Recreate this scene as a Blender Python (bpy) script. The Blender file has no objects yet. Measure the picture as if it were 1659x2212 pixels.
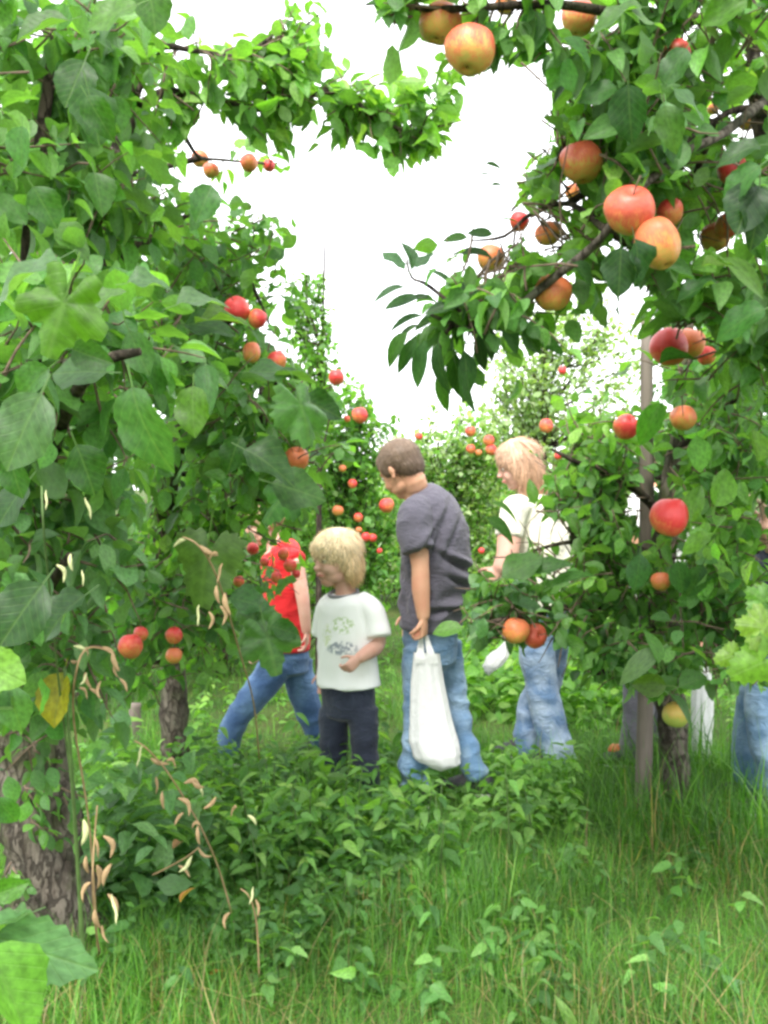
import bpy, math, random
import numpy as np
from mathutils import Vector, Matrix, noise as mnoise

random.seed(7)
rng = np.random.default_rng(11)
scene = bpy.context.scene
COL = scene.collection
PI = math.pi

# ------------------------------------------------------------------ camera
PW, PH, FPX = 1659.0, 2212.0, 2200.0          # the frame in the units used for measuring, and the focal length in them
CAM = np.array([0.0, 0.0, 1.2])
PITCH = math.radians(1.46)
FWD = np.array([0.0, math.cos(PITCH), -math.sin(PITCH)])
UPV = np.array([0.0, math.sin(PITCH), math.cos(PITCH)])
cam_data = bpy.data.cameras.new('camera')
cam = bpy.data.objects.new('camera', cam_data)
COL.objects.link(cam)
cam.location = CAM
cam.rotation_euler = (PI / 2 - PITCH, 0, 0)
cam_data.sensor_fit = 'VERTICAL'
cam_data.sensor_height = 24.0
cam_data.lens = 24.0 * FPX / PH
cam_data.clip_start = 0.05
cam_data.clip_end = 600
scene.camera = cam

# ------------------------------------------------------------------ light: bright overcast
SUN_EL, SUN_AZ = math.radians(52), math.radians(200)
world = bpy.data.worlds.new('World')
scene.world = world
world.use_nodes = True
wn, wl = world.node_tree.nodes, world.node_tree.links
wn.clear()
w_out = wn.new('ShaderNodeOutputWorld')
w_bg = wn.new('ShaderNodeBackground')
w_sky = wn.new('ShaderNodeTexSky')
w_sky.sky_type = 'NISHITA'
w_sky.sun_disc = False
w_sky.sun_elevation = SUN_EL
w_sky.sun_rotation = SUN_AZ
w_tc = wn.new('ShaderNodeTexCoord')
w_noise = wn.new('ShaderNodeTexNoise')
w_noise.inputs['Scale'].default_value = 2.2
w_noise.inputs['Detail'].default_value = 5
w_map = wn.new('ShaderNodeMapRange')
w_map.inputs['From Min'].default_value = 0.3
w_map.inputs['From Max'].default_value = 0.7
w_map.inputs['To Min'].default_value = 0.86
w_map.inputs['To Max'].default_value = 0.99
w_mix = wn.new('ShaderNodeMix')
w_mix.data_type = 'RGBA'
w_mix.inputs['B'].default_value = (10.6, 10.7, 10.9, 1)      # thin bright cloud deck
wl.new(w_tc.outputs['Generated'], w_noise.inputs['Vector'])
wl.new(w_noise.outputs['Fac'], w_map.inputs['Value'])
wl.new(w_map.outputs['Result'], w_mix.inputs['Factor'])
wl.new(w_sky.outputs['Color'], w_mix.inputs['A'])
wl.new(w_mix.outputs['Result'], w_bg.inputs['Color'])
w_bg.inputs['Strength'].default_value = 0.10
wl.new(w_bg.outputs['Background'], w_out.inputs['Surface'])

sun_data = bpy.data.lights.new('sun', 'SUN')
sun_data.energy = 2.0
sun_data.angle = math.radians(22)
sun_data.color = (1.0, 0.96, 0.88)
sun = bpy.data.objects.new('sun', sun_data)
COL.objects.link(sun)
sdir = Vector((math.sin(SUN_AZ) * math.cos(SUN_EL), math.cos(SUN_AZ) * math.cos(SUN_EL), math.sin(SUN_EL)))
sun.rotation_euler = sdir.to_track_quat('Z', 'Y').to_euler()
sun.location = (0, 0, 8)
vs = scene.view_settings
vs.view_transform = 'Standard'
vs.look = 'None'
vs.gamma = 1.0
vs.use_curve_mapping = False
vs.exposure = 1.80
scene.render.engine = 'CYCLES'
scene.cycles.max_bounces = 8
scene.cycles.diffuse_bounces = 5
scene.cycles.transmission_bounces = 5
scene.cycles.filter_width = 2.9
scene.cycles.use_denoising = True

# ------------------------------------------------------------------ measuring
def at(px, py, d):
    return CAM + d * (FWD + (px - PW / 2) / FPX * np.array([1.0, 0, 0]) + (PH / 2 - py) / FPX * UPV)

def project(P):
    """(N,3) -> pixel x, pixel y, depth"""
    D = np.atleast_2d(P) - CAM
    dep = D @ FWD
    dd = np.where(dep < 1e-3, 1e-3, dep)
    return PW / 2 + FPX * D[:, 0] / dd, PH / 2 - FPX * (D @ UPV) / dd, dep

def ground_depth(py):
    """depth at which level ground shows at row py"""
    k = (PH / 2 - py) / FPX
    return -1.2 / (-math.sin(PITCH) + k * math.cos(PITCH))

def ground_z(x, y):
    return 0.02 * math.sin(x * 1.7 + 0.6) * math.cos(y * 1.3) + 0.012 * math.sin(x * 4.1 + y * 2.7)

# ------------------------------------------------------------------ objects
def tag(o, label=None, cat=None, group=None, kind=None):
    if label: o['label'] = label
    if cat: o['category'] = cat
    if group: o['group'] = group
    if kind: o['kind'] = kind
    return o

def empty(name, loc=(0, 0, 0), **kw):
    o = bpy.data.objects.new(name, None)
    o.empty_display_size = 0.05
    COL.objects.link(o)
    o.location = tuple(float(c) for c in loc)
    return tag(o, **kw)

def link(name, me, mat=None, parent=None, loc=None):
    o = bpy.data.objects.new(name, me)
    COL.objects.link(o)
    if mat is not None and not me.materials:
        me.materials.append(mat)
    if parent is not None:
        o.parent = parent
    if loc is not None:
        o.location = tuple(float(c) for c in loc)
    return o

def mesh_np(name, V, F, mat=None, smooth=True, uv=None, cols=None):
    """V (n,3); F list of faces or (m,3)/(m,4) array; uv per loop (L,2); cols per vertex (n,3)"""
    me = bpy.data.meshes.new(name)
    V = np.asarray(V, dtype=np.float32)
    if isinstance(F, np.ndarray):
        m, k = F.shape
        me.vertices.add(len(V))
        me.vertices.foreach_set('co', V.ravel())
        me.loops.add(m * k)
        me.loops.foreach_set('vertex_index', F.astype(np.int32).ravel())
        me.polygons.add(m)
        me.polygons.foreach_set('loop_start', np.arange(0, m * k, k, dtype=np.int32))
        me.polygons.foreach_set('loop_total', np.full(m, k, dtype=np.int32))
    else:
        me.from_pydata([tuple(v) for v in V.tolist()], [], [tuple(f) for f in F])
    me.update(calc_edges=True)
    if smooth and len(me.polygons):
        me.polygons.foreach_set('use_smooth', np.ones(len(me.polygons), dtype=bool))
    if uv is not None:
        l = me.uv_layers.new(name='UVMap')
        l.data.foreach_set('uv', np.asarray(uv, dtype=np.float32).ravel())
    if cols is not None:
        a = me.attributes.new('col', 'FLOAT_COLOR', 'POINT')
        c = np.ones((len(V), 4), dtype=np.float32)
        c[:, :3] = cols
        a.data.foreach_set('color', c.ravel())
    if mat is not None:
        me.materials.append(mat)
    me.validate()
    return me

def norm(v):
    v = np.asarray(v, dtype=float)
    return v / (np.linalg.norm(v) + 1e-12)

def tube_geo(pts, radii, n=8, V=None, F=None, wob=0.0, cap=True):
    """a tapering tube through pts; appends to V, F"""
    V = [] if V is None else V
    F = [] if F is None else F
    pts = [np.asarray(p, dtype=float) for p in pts]
    base = len(V)
    ref = np.array([0.31, 0.17, 0.93])
    prev = None
    for i, p in enumerate(pts):
        t = norm(pts[min(i + 1, len(pts) - 1)] - pts[max(i - 1, 0)])
        if prev is None:
            if abs(t @ ref) > 0.9: ref = np.array([1.0, 0, 0])
            u = norm(ref - (ref @ t) * t)
        else:
            u = norm(prev - (prev @ t) * t)
        prev = u
        w = np.cross(t, u)
        for k in range(n):
            a = 2 * PI * k / n
            r = radii[i]
            if wob:
                r *= 1 + wob * mnoise.noise(Vector((math.cos(a) * 2.0 + i * .05, math.sin(a) * 2.0, i * 0.55 + p[0])))
            V.append(tuple(p + r * (math.cos(a) * u + math.sin(a) * w)))
    for i in range(len(pts) - 1):
        for k in range(n):
            a, b = base + i * n + k, base + i * n + (k + 1) % n
            F.append((a, b, b + n, a + n))
    if cap:
        F.append(tuple(base + k for k in reversed(range(n))))
        F.append(tuple(base + (len(pts) - 1) * n + k for k in range(n)))
    return V, F

def spline(pts, radii, step=3):
    """Catmull-Rom resampling"""
    P = [np.asarray(p, dtype=float) for p in pts]
    out, rr = [], []
    for i in range(len(P) - 1):
        p0, p1, p2, p3 = P[max(i - 1, 0)], P[i], P[i + 1], P[min(i + 2, len(P) - 1)]
        for k in range(step):
            t = k / step
            out.append(0.5 * ((2 * p1) + (-p0 + p2) * t + (2 * p0 - 5 * p1 + 4 * p2 - p3) * t * t + (-p0 + 3 * p1 - 3 * p2 + p3) * t ** 3))
            rr.append(radii[i] * (1 - t) + radii[i + 1] * t)
    out.append(P[-1]); rr.append(radii[-1])
    return out, rr

# ------------------------------------------------------------------ materials
def new_mat(name):
    m = bpy.data.materials.new(name)
    m.use_nodes = True
    nt = m.node_tree
    nt.nodes.clear()
    out = nt.nodes.new('ShaderNodeOutputMaterial')
    return m, nt, out

def nd(nt, typ, **kw):
    n = nt.nodes.new(typ)
    for k, v in kw.items():
        if hasattr(n, k): setattr(n, k, v)
    return n

def ramp(nt, stops):
    r = nt.nodes.new('ShaderNodeValToRGB')
    e = r.color_ramp.elements
    while len(e) < len(stops): e.new(0.5)
    for el, (p, c) in zip(e, stops):
        el.position = p
        el.color = (*c, 1)
    return r

def mixc(nt, a, b, fac, mode='MIX'):
    m = nt.nodes.new('ShaderNodeMix')
    m.data_type = 'RGBA'
    m.blend_type = mode
    for s, v in (('A', a), ('B', b), ('Factor', fac)):
        if hasattr(v, 'links') or hasattr(v, 'is_linked'):
            nt.links.new(v, m.inputs[s])
        elif s == 'Factor': m.inputs[s].default_value = v
        else: m.inputs[s].default_value = (*v, 1)
    return m.outputs['Result']

def noise_tex(nt, scale, detail=4, vec=None, rough=0.55):
    n = nt.nodes.new('ShaderNodeTexNoise')
    n.inputs['Scale'].default_value = scale
    n.inputs['Detail'].default_value = detail
    n.inputs['Roughness'].default_value = rough
    if vec is not None: nt.links.new(vec, n.inputs['Vector'])
    return n

def maprange(nt, v, a, b, c, d):
    m = nt.nodes.new('ShaderNodeMapRange')
    nt.links.new(v, m.inputs['Value'])
    for k, x in zip(('From Min', 'From Max', 'To Min', 'To Max'), (a, b, c, d)):
        m.inputs[k].default_value = x
    return m.outputs['Result']

def math_n(nt, op, a, b=None, c=None):
    m = nt.nodes.new('ShaderNodeMath')
    m.operation = op
    for i, v in enumerate((a, b, c)):
        if v is None: continue
        if isinstance(v, (int, float)): m.inputs[i].default_value = v
        else: nt.links.new(v, m.inputs[i])
    return m.outputs[0]

def bump(nt, h, strength, dist=0.01):
    b = nt.nodes.new('ShaderNodeBump')
    b.inputs['Strength'].default_value = strength
    b.inputs['Distance'].default_value = dist
    nt.links.new(h, b.inputs['Height'])
    return b.outputs['Normal']

def leaf_material(name, source, veins=True, rough=0.48, trans=0.50, pale_back=0.35):
    """source: 'object' reads the object's colour, 'attr' the mesh's col attribute"""
    m, nt, out = new_mat(name)
    if source == 'object':
        s = nd(nt, 'ShaderNodeObjectInfo').outputs['Color']
    else:
        s = nd(nt, 'ShaderNodeAttribute', attribute_name='col').outputs['Color']
    tc = nd(nt, 'ShaderNodeTexCoord')
    col = s
    if veins:
        sep = nd(nt, 'ShaderNodeSeparateXYZ')
        nt.links.new(tc.outputs['UV'], sep.inputs[0])
        ax = math_n(nt, 'ABSOLUTE', math_n(nt, 'SUBTRACT', sep.outputs['X'], 0.5))
        mid = maprange(nt, ax, 0.0, 0.035, 1.0, 0.0)
        w = math_n(nt, 'SINE', math_n(nt, 'MULTIPLY', math_n(nt, 'SUBTRACT', sep.outputs['Y'], math_n(nt, 'MULTIPLY', ax, 0.75)), 46.0))
        side = maprange(nt, w, 0.80, 1.0, 0.0, 0.45)
        v = math_n(nt, 'MAXIMUM', mid, side)
        blotch = noise_tex(nt, 9.0, 3, tc.outputs['UV'])
        b = maprange(nt, blotch.outputs['Fac'], 0.3, 0.7, 0.68, 1.28)
        col = mixc(nt, (0, 0, 0), s, b, 'MIX') if False else None
        vm = nd(nt, 'ShaderNodeVectorMath', operation='SCALE')
        nt.links.new(s, vm.inputs[0]); nt.links.new(b, vm.inputs['Scale'])
        col = mixc(nt, vm.outputs[0], (0.14, 0.24, 0.07), math_n(nt, 'MULTIPLY', v, 0.30))
        hgt = math_n(nt, 'MULTIPLY', v, -1.0)
    geo = nd(nt, 'ShaderNodeNewGeometry')
    back = mixc(nt, col, (0.11, 0.17, 0.08), pale_back)
    final = mixc(nt, col, back, geo.outputs['Backfacing'])
    p = nd(nt, 'ShaderNodeBsdfPrincipled')
    nt.links.new(final, p.inputs['Base Color'])
    p.inputs['Roughness'].default_value = rough
    p.inputs['Specular IOR Level'].default_value = 0.42
    if veins: nt.links.new(bump(nt, hgt, 0.35, 0.002), p.inputs['Normal'])
    tr = nd(nt, 'ShaderNodeBsdfTranslucent')
    tcol = mixc(nt, final, (1.6, 1.9, 0.5), 1.0, 'MULTIPLY')
    nt.links.new(tcol, tr.inputs['Color'])
    mx = nd(nt, 'ShaderNodeMixShader')
    mx.inputs[0].default_value = trans
    nt.links.new(p.outputs[0], mx.inputs[1]); nt.links.new(tr.outputs[0], mx.inputs[2])
    nt.links.new(mx.outputs[0], out.inputs['Surface'])
    return m

def simple_mat(name, col, rough=0.7, nscale=30, var=0.25, bmp=0.2, bdist=0.003, spec=0.3, col2=None, stretch=None, sheen=0.0):
    m, nt, out = new_mat(name)
    tc = nd(nt, 'ShaderNodeTexCoord')
    vec = tc.outputs['Object']
    if stretch:
        mp = nd(nt, 'ShaderNodeMapping')
        mp.inputs['Scale'].default_value = stretch
        nt.links.new(vec, mp.inputs['Vector']); vec = mp.outputs['Vector']
    n = noise_tex(nt, nscale, 6, vec)
    f = maprange(nt, n.outputs['Fac'], 0.3, 0.7, 0, 1)
    c2 = col2 or tuple(c * (1 - var) for c in col)
    c1 = col if col2 else tuple(min(1, c * (1 + var * 0.6)) for c in col)
    p = nd(nt, 'ShaderNodeBsdfPrincipled')
    nt.links.new(mixc(nt, c1, c2, f), p.inputs['Base Color'])
    p.inputs['Roughness'].default_value = rough
    p.inputs['Specular IOR Level'].default_value = spec
    if sheen: p.inputs['Sheen Weight'].default_value = sheen
    if bmp: nt.links.new(bump(nt, n.outputs['Fac'], bmp, bdist), p.inputs['Normal'])
    nt.links.new(p.outputs[0], out.inputs['Surface'])
    return m

M = {}
M['leaf'] = leaf_material('apple_leaf', 'object')
M['leaf_mass'] = leaf_material('apple_leaf_mass', 'attr')
M['far_leaf'] = leaf_material('far_leaf', 'attr', veins=False, rough=0.55, trans=0.5, pale_back=0.3)
M['grass'] = leaf_material('grass_blade', 'attr', veins=False, rough=0.5, trans=0.4, pale_back=0.0)

def bark_material(name, a, b, moss=0.3):
    m, nt, out = new_mat(name)
    tc = nd(nt, 'ShaderNodeTexCoord')
    mp = nd(nt, 'ShaderNodeMapping'); mp.inputs['Scale'].default_value = (1, 1, 0.28)
    nt.links.new(tc.outputs['Object'], mp.inputs['Vector'])
    n = noise_tex(nt, 30, 8, mp.outputs['Vector'], 0.7)
    n2 = noise_tex(nt, 9, 4, tc.outputs['Object'])
    v = nd(nt, 'ShaderNodeTexVoronoi', feature='DISTANCE_TO_EDGE'); v.inputs['Scale'].default_value = 34
    mv = nd(nt, 'ShaderNodeMapping'); mv.inputs['Scale'].default_value = (1, 1, 0.35)
    nt.links.new(tc.outputs['Object'], mv.inputs['Vector'])
    nt.links.new(mixc(nt, mv.outputs['Vector'], n.outputs['Color'], 0.06), v.inputs['Vector'])
    crack = maprange(nt, v.outputs['Distance'], 0.0, 0.07, .8, 0)
    c = mixc(nt, a, b, math_n(nt, 'MAXIMUM', maprange(nt, n.outputs['Fac'], 0.42, 0.60, 0, 1), crack))
    lich = noise_tex(nt, 26, 5, tc.outputs['Object'], 0.7)
    c = mixc(nt, c, (0.22, 0.22, 0.17), maprange(nt, lich.outputs['Fac'], 0.60, 0.68, 0, 0.6))
    c = mixc(nt, c, (0.07, 0.09, 0.03), maprange(nt, n2.outputs['Fac'], 0.5, 0.7, 0, moss))
    p = nd(nt, 'ShaderNodeBsdfPrincipled')
    nt.links.new(c, p.inputs['Base Color'])
    p.inputs['Roughness'].default_value = 0.9
    p.inputs['Specular IOR Level'].default_value = 0.15
    nt.links.new(bump(nt, math_n(nt, 'SUBTRACT', n.outputs['Fac'], math_n(nt, 'MULTIPLY', crack, 0.7)), 1.0, 0.016), p.inputs['Normal'])
    nt.links.new(p.outputs[0], out.inputs['Surface'])
    return m
M['bark'] = bark_material('grey_bark', (0.155, 0.135, 0.11), (0.055, 0.044, 0.035), 0.75)
M['bark_dark'] = bark_material('dark_bark', (0.085, 0.065, 0.05), (0.03, 0.022, 0.018), 0.25)
M['twig'] = simple_mat('twig_bark', (0.14, 0.10, 0.07), 0.85, 60, 0.4)
M['stake'] = simple_mat('weathered_wood', (0.155, 0.130, 0.110), 0.9, 22, 0.45, 0.5, 0.006, stretch=(1, 1, 0.06))
M['dry'] = simple_mat('dry_pod', (0.40, 0.28, 0.15), 0.7, 25, 0.35, 0.4, col2=(0.22, 0.14, 0.07))
M['pale_pod'] = simple_mat('pale_pod', (0.50, 0.52, 0.26), 0.6, 25, 0.3, 0.3)
M['green_stem'] = simple_mat('green_stem', (0.08, 0.14, 0.04), 0.6, 30, 0.3)

def apple_material(name, red, base, amount, tilt=0.0):
    m, nt, out = new_mat(name)
    tc = nd(nt, 'ShaderNodeTexCoord')
    sep = nd(nt, 'ShaderNodeSeparateXYZ')
    nt.links.new(tc.outputs['Object'], sep.inputs[0])
    n = noise_tex(nt, 2.3, 5, tc.outputs['Object'], 0.6)
    mp = nd(nt, 'ShaderNodeMapping'); mp.inputs['Scale'].default_value = (14, 14, 1.2)
    nt.links.new(tc.outputs['Object'], mp.inputs['Vector'])
    st = noise_tex(nt, 1.6, 4, mp.outputs['Vector'], 0.6)
    h = math_n(nt, 'ADD', math_n(nt, 'MULTIPLY', sep.outputs['Z'], 0.42), math_n(nt, 'MULTIPLY', sep.outputs['X'], tilt))
    f = math_n(nt, 'ADD', h, math_n(nt, 'MULTIPLY', math_n(nt, 'SUBTRACT', n.outputs['Fac'], 0.5), 1.1))
    f = math_n(nt, 'ADD', f, math_n(nt, 'MULTIPLY', math_n(nt, 'SUBTRACT', st.outputs['Fac'], 0.5), 1.5))
    f = math_n(nt, 'ADD', f, amount)
    red = tuple(.76 * q for q in red); base = tuple(.74 * q for q in base)
    r = ramp(nt, [(0.0, base), (0.38, tuple(0.55 * b + 0.45 * q for b, q in zip(base, (0.72, 0.26, 0.07)))), (0.68, tuple(0.4 * b + 0.6 * q for b, q in zip((0.66, 0.2, 0.07), red))), (1.0, red)])
    nt.links.new(f, r.inputs['Fac'])
    dots = nd(nt, 'ShaderNodeTexVoronoi'); dots.inputs['Scale'].default_value = 8
    nt.links.new(tc.outputs['Object'], dots.inputs['Vector'])
    d = maprange(nt, dots.outputs['Distance'], 0.03, 0.10, 0.5, 0.0)
    c = mixc(nt, r.outputs['Color'], (0.62, 0.45, 0.22), d)
    p = nd(nt, 'ShaderNodeBsdfPrincipled')
    nt.links.new(c, p.inputs['Base Color'])
    p.inputs['Roughness'].default_value = 0.42
    p.inputs['Specular IOR Level'].default_value = 0.4
    p.inputs['Subsurface Weight'].default_value = 0.0
    nt.links.new(bump(nt, n.outputs['Fac'], 0.12, 0.02), p.inputs['Normal'])
    nt.links.new(p.outputs[0], out.inputs['Surface'])
    return m
M['apple_mixed'] = apple_material('apple_mixed', (0.62, 0.10, 0.06), (0.42, 0.42, 0.09), 0.68)
M['apple_red'] = apple_material('apple_red', (0.66, 0.045, 0.045), (0.55, 0.26, 0.08), 0.86, 0.30)
M['apple_orange'] = apple_material('apple_orange', (0.68, 0.17, 0.07), (0.48, 0.38, 0.08), 0.64)
M['apple_green'] = apple_material('apple_green', (0.42, 0.50, 0.10), (0.38, 0.48, 0.10), 0.2)

# ------------------------------------------------------------------ leaf shapes (unit length along +y, width along x, face up +z)
def leaf_shape(nv, width, fold, curl, serr=0.0, petiole=0.22, wave=0.0, peak=0.45, sides=2):
    V, UV = [], []
    cols = 2 * sides + 1 if sides > 1 else 3
    xs = np.linspace(-1, 1, cols)
    for i in range(nv + 1):
        v = i / nv
        a = v ** (math.log(0.5) / math.log(peak))
        w = width * max(0.0, math.sin(PI * a)) ** 0.75
        if i == nv: w = 0.004
        if i == 0: w = 0.02
        if serr and 0 < i < nv: w *= 1 + serr * (1 if i % 2 else -1)
        for x in xs:
            z = fold * abs(x) * w - curl * v * v * 0.5 + wave * math.sin(v * 9 + x * 1.5) * abs(x) * w
            V.append((x * w, v * (1 - 0.15 * curl), z))
            UV.append((0.5 + 0.5 * x * w / width, v))
    F = []
    for i in range(nv):
        for k in range(cols - 1):
            a = i * cols + k
            F.append((a, a + 1, a + 1 + cols)); F.append((a, a + 1 + cols, a + cols))
    if petiole:
        b = len(V)
        pw = 0.013
        V += [(-pw, -petiole, 0.06 * petiole), (pw, -petiole, 0.06 * petiole), (pw, 0.03, 0.0), (-pw, 0.03, 0.0)]
        UV += [(0.5, 0.02)] * 4
        F += [(b, b + 1, b + 2), (b, b + 2, b + 3)]
    return np.array(V), np.array(F), np.array(UV)

def lobed_shape(lobes=5, depth=0.42, teeth=0.07, cup=0.10):
    V, UV, F = [(0, 0.30, 0)], [(0.5, 0.3)], []
    n = 40
    rings = 2
    for ring in (0.55, 1.0):
        for i in range(n):
            th = 2 * PI * i / n                     # 0 = tip direction (+y)
            d = abs(((th * lobes / (2 * PI)) + 0.5) % 1 - 0.5) * 2      # 0 at a lobe's axis, 1 between lobes
            r = 0.60 * (1 - depth * d ** 0.9)
            if abs(th - PI) < 0.30: r = 0.30 * (0.35 + abs(th - PI))
            r *= 1 + 0.16 * math.cos(th)
            if ring == 1.0: r *= 1 + teeth * (1 if i % 2 else -1)
            rr = r * ring
            x, y = rr * math.sin(th), 0.30 + rr * math.cos(th)
            z = -cup * (rr / 0.6) ** 2 + 0.05 * math.cos(th * lobes) * ring - 0.05 * d * ring
            V.append((x, y, z)); UV.append((0.5 + x * 0.75, y))
    for i in range(n):
        j = (i + 1) % n
        F.append((0, 1 + j, 1 + i))
        F.append((1 + i, 1 + j, 1 + n + j)); F.append((1 + i, 1 + n + j, 1 + n + i))
    b = len(V)
    V += [(-0.01, -0.3, 0.02), (0.01, -0.3, 0.02), (0.01, 0.3, 0.0), (-0.01, 0.3, 0.0)]
    UV += [(0.5, 0.02)] * 4
    F += [(b, b + 1, b + 2), (b, b + 2, b + 3)]
    return np.array(V), np.array(F), np.array(UV)

APPLE_T = [leaf_shape(6, w, f, c, s, 0.22, wv, pk) for (w, f, c, s, wv, pk) in (
    (0.30, 0.35, 0.35, 0.0, 0.10, 0.45), (0.27, 0.55, 0.55, 0.03, 0.15, 0.42), (0.33, 0.20, 0.20, 0.0, 0.22, 0.47),
    (0.25, 0.75, 0.75, 0.03, 0.10, 0.45), (0.31, 0.10, 0.60, 0.0, 0.25, 0.50), (0.22, 0.45, 0.90, 0.0, 0.05, 0.45))]
SLIM_T = [leaf_shape(6, w, f, c, 0.0, 0.2, 0.05, 0.45) for (w, f, c) in ((0.18, 0.4, 0.4), (0.16, 0.6, 0.7), (0.2, 0.3, 0.9))]
BROAD_T = [leaf_shape(11, w, f, c, s, 0.25, wv, 0.42) for (w, f, c, s, wv) in ((0.37, 0.25, 0.35, 0.035, .22), (0.33, 0.5, 0.65, 0.04, .3), (0.40, 0.12, 0.25, 0.035, .18), (0.34, 0.6, 0.3, 0.04, .12), (0.30, 0.35, 0.9, 0.04, .25))]
NETTLE_T = [leaf_shape(9, w, f, c, 0.09, 0.18, 0.1, 0.32, 1) for (w, f, c) in ((0.22, 0.3, 0.5), (0.20, 0.45, 0.8), (0.25, 0.15, 0.3))]
LOBED_T = [lobed_shape(5, 0.42, 0.06, 0.10), lobed_shape(5, 0.30, 0.08, 0.16), lobed_shape(3, 0.38, 0.07, 0.12)]
CHEAP_T = [leaf_shape(3, w, f, c, 0, 0, 0, 0.45, 1) for (w, f, c) in ((0.30, 0.4, 0.4), (0.26, 0.6, 0.7), (0.33, 0.2, 0.3))]
SERR_T = [leaf_shape(14, 0.25, 0.12, 0.15, 0.10, 0.2, 0.10, 0.42)]
TEMPL = {'apple': APPLE_T, 'slim': SLIM_T, 'broad': BROAD_T, 'nettle': NETTLE_T, 'lobed': LOBED_T, 'cheap': CHEAP_T, 'serrate': SERR_T}
TMESH = {}
def tmesh(kind, k, mat='leaf'):
    key = (kind, k, mat)
    if key not in TMESH:
        V, F, UV = TEMPL[kind][k]
        TMESH[key] = mesh_np(kind + '_leaf', V, F, M[mat], True, UV[F.ravel()])
    return TMESH[key]

def frames(d, n):
    """(N,3) directions and rough normals -> (N,3,3) with columns x, y=d, z=n"""
    d = d / (np.linalg.norm(d, axis=1, keepdims=True) + 1e-9)
    x = np.cross(d, n)
    x /= (np.linalg.norm(x, axis=1, keepdims=True) + 1e-9)
    z = np.cross(x, d)
    return np.stack([x, d, z], axis=2)

def mass_mesh(name, kind, pos, R, size, cols, mat, origin=(0, 0, 0)):
    """all leaves of one mass, each a real bent blade, in one mesh"""
    Vs, Fs, Us, Cs = [], [], [], []
    off = 0
    T = TEMPL[kind]
    pick = rng.integers(0, len(T), len(pos))
    for k, (V, F, UV) in enumerate(T):
        s = pick == k
        if not s.any(): continue
        n = int(s.sum())
        W = np.einsum('nij,vj->nvi', R[s] * size[s][:, None, None], V) + (pos[s] - np.asarray(origin))[:, None, :]
        Vs.append(W.reshape(-1, 3))
        Fs.append((F[None] + (np.arange(n) * len(V))[:, None, None]).reshape(-1, 3) + off)
        Us.append(np.tile(UV[F.ravel()], (n, 1)))
        Cs.append(np.repeat(cols[s], len(V), axis=0))
        off += n * len(V)
    return mesh_np(name, np.concatenate(Vs), np.concatenate(Fs), mat, True, np.concatenate(Us), np.concatenate(Cs))

# ------------------------------------------------------------------ where the photograph shows gaps between the leaves
def poly_in(px, py, P):
    inside = np.zeros(len(px), bool)
    n = len(P)
    for i in range(n):
        x1, y1 = P[i]; x2, y2 = P[(i + 1) % n]
        c = ((y1 > py) != (y2 > py)) & (px < (x2 - x1) * (py - y1) / (y2 - y1 + 1e-9) + x1)
        inside ^= c
    return inside

SKY = [
    [(310, -80), (780, -80), (800, 20), (850, 60), (890, 110), (850, 135), (790, 145), (720, 130), (712, 90), (715, 30), (690, -10), (610, -10), (590, 50), (540, 70), (480, 90), (430, 60), (400, 20), (340, 10)],
    [(1010, 185), (1080, 160), (1170, 110), (1190, 320), (1120, 350), (1105, 410), (1095, 470), (1000, 490), (965, 560), (930, 600),
     (925, 520), (880, 500), (810, 540), (785, 640), (820, 690), (805, 790), (860, 830), (905, 870), (830, 890), (790, 860), (765, 800), (715, 740), (712, 600),
     (650, 590), (640, 480), (560, 440), (510, 430), (520, 415), (610, 400), (640, 335), (780, 335), (860, 385), (905, 380), (960, 335), (1000, 250)],
]
HOLES = [(465, 290, 55, 35, .9), (1632, 510, 26, 34, .9), (1590, 255, 40, 22, .8), (105, 195, 14, 14, .8), (700, 160, 25, 14, .7), (1350, 640, 40, 55, .8), (1160, 480, 26, 18, .6), (1520, 50, 40, 25, .7),
         (690, 240, 20, 14, .8), (560, 225, 16, 12, .6), (1240, 590, 30, 18, .7), (600, 690, 25, 60, .5), (1610, 30, 24, 18, .5)]
APPLE_SPOTS = []      # filled with (px, py, r, depth) before the trees grow
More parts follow.
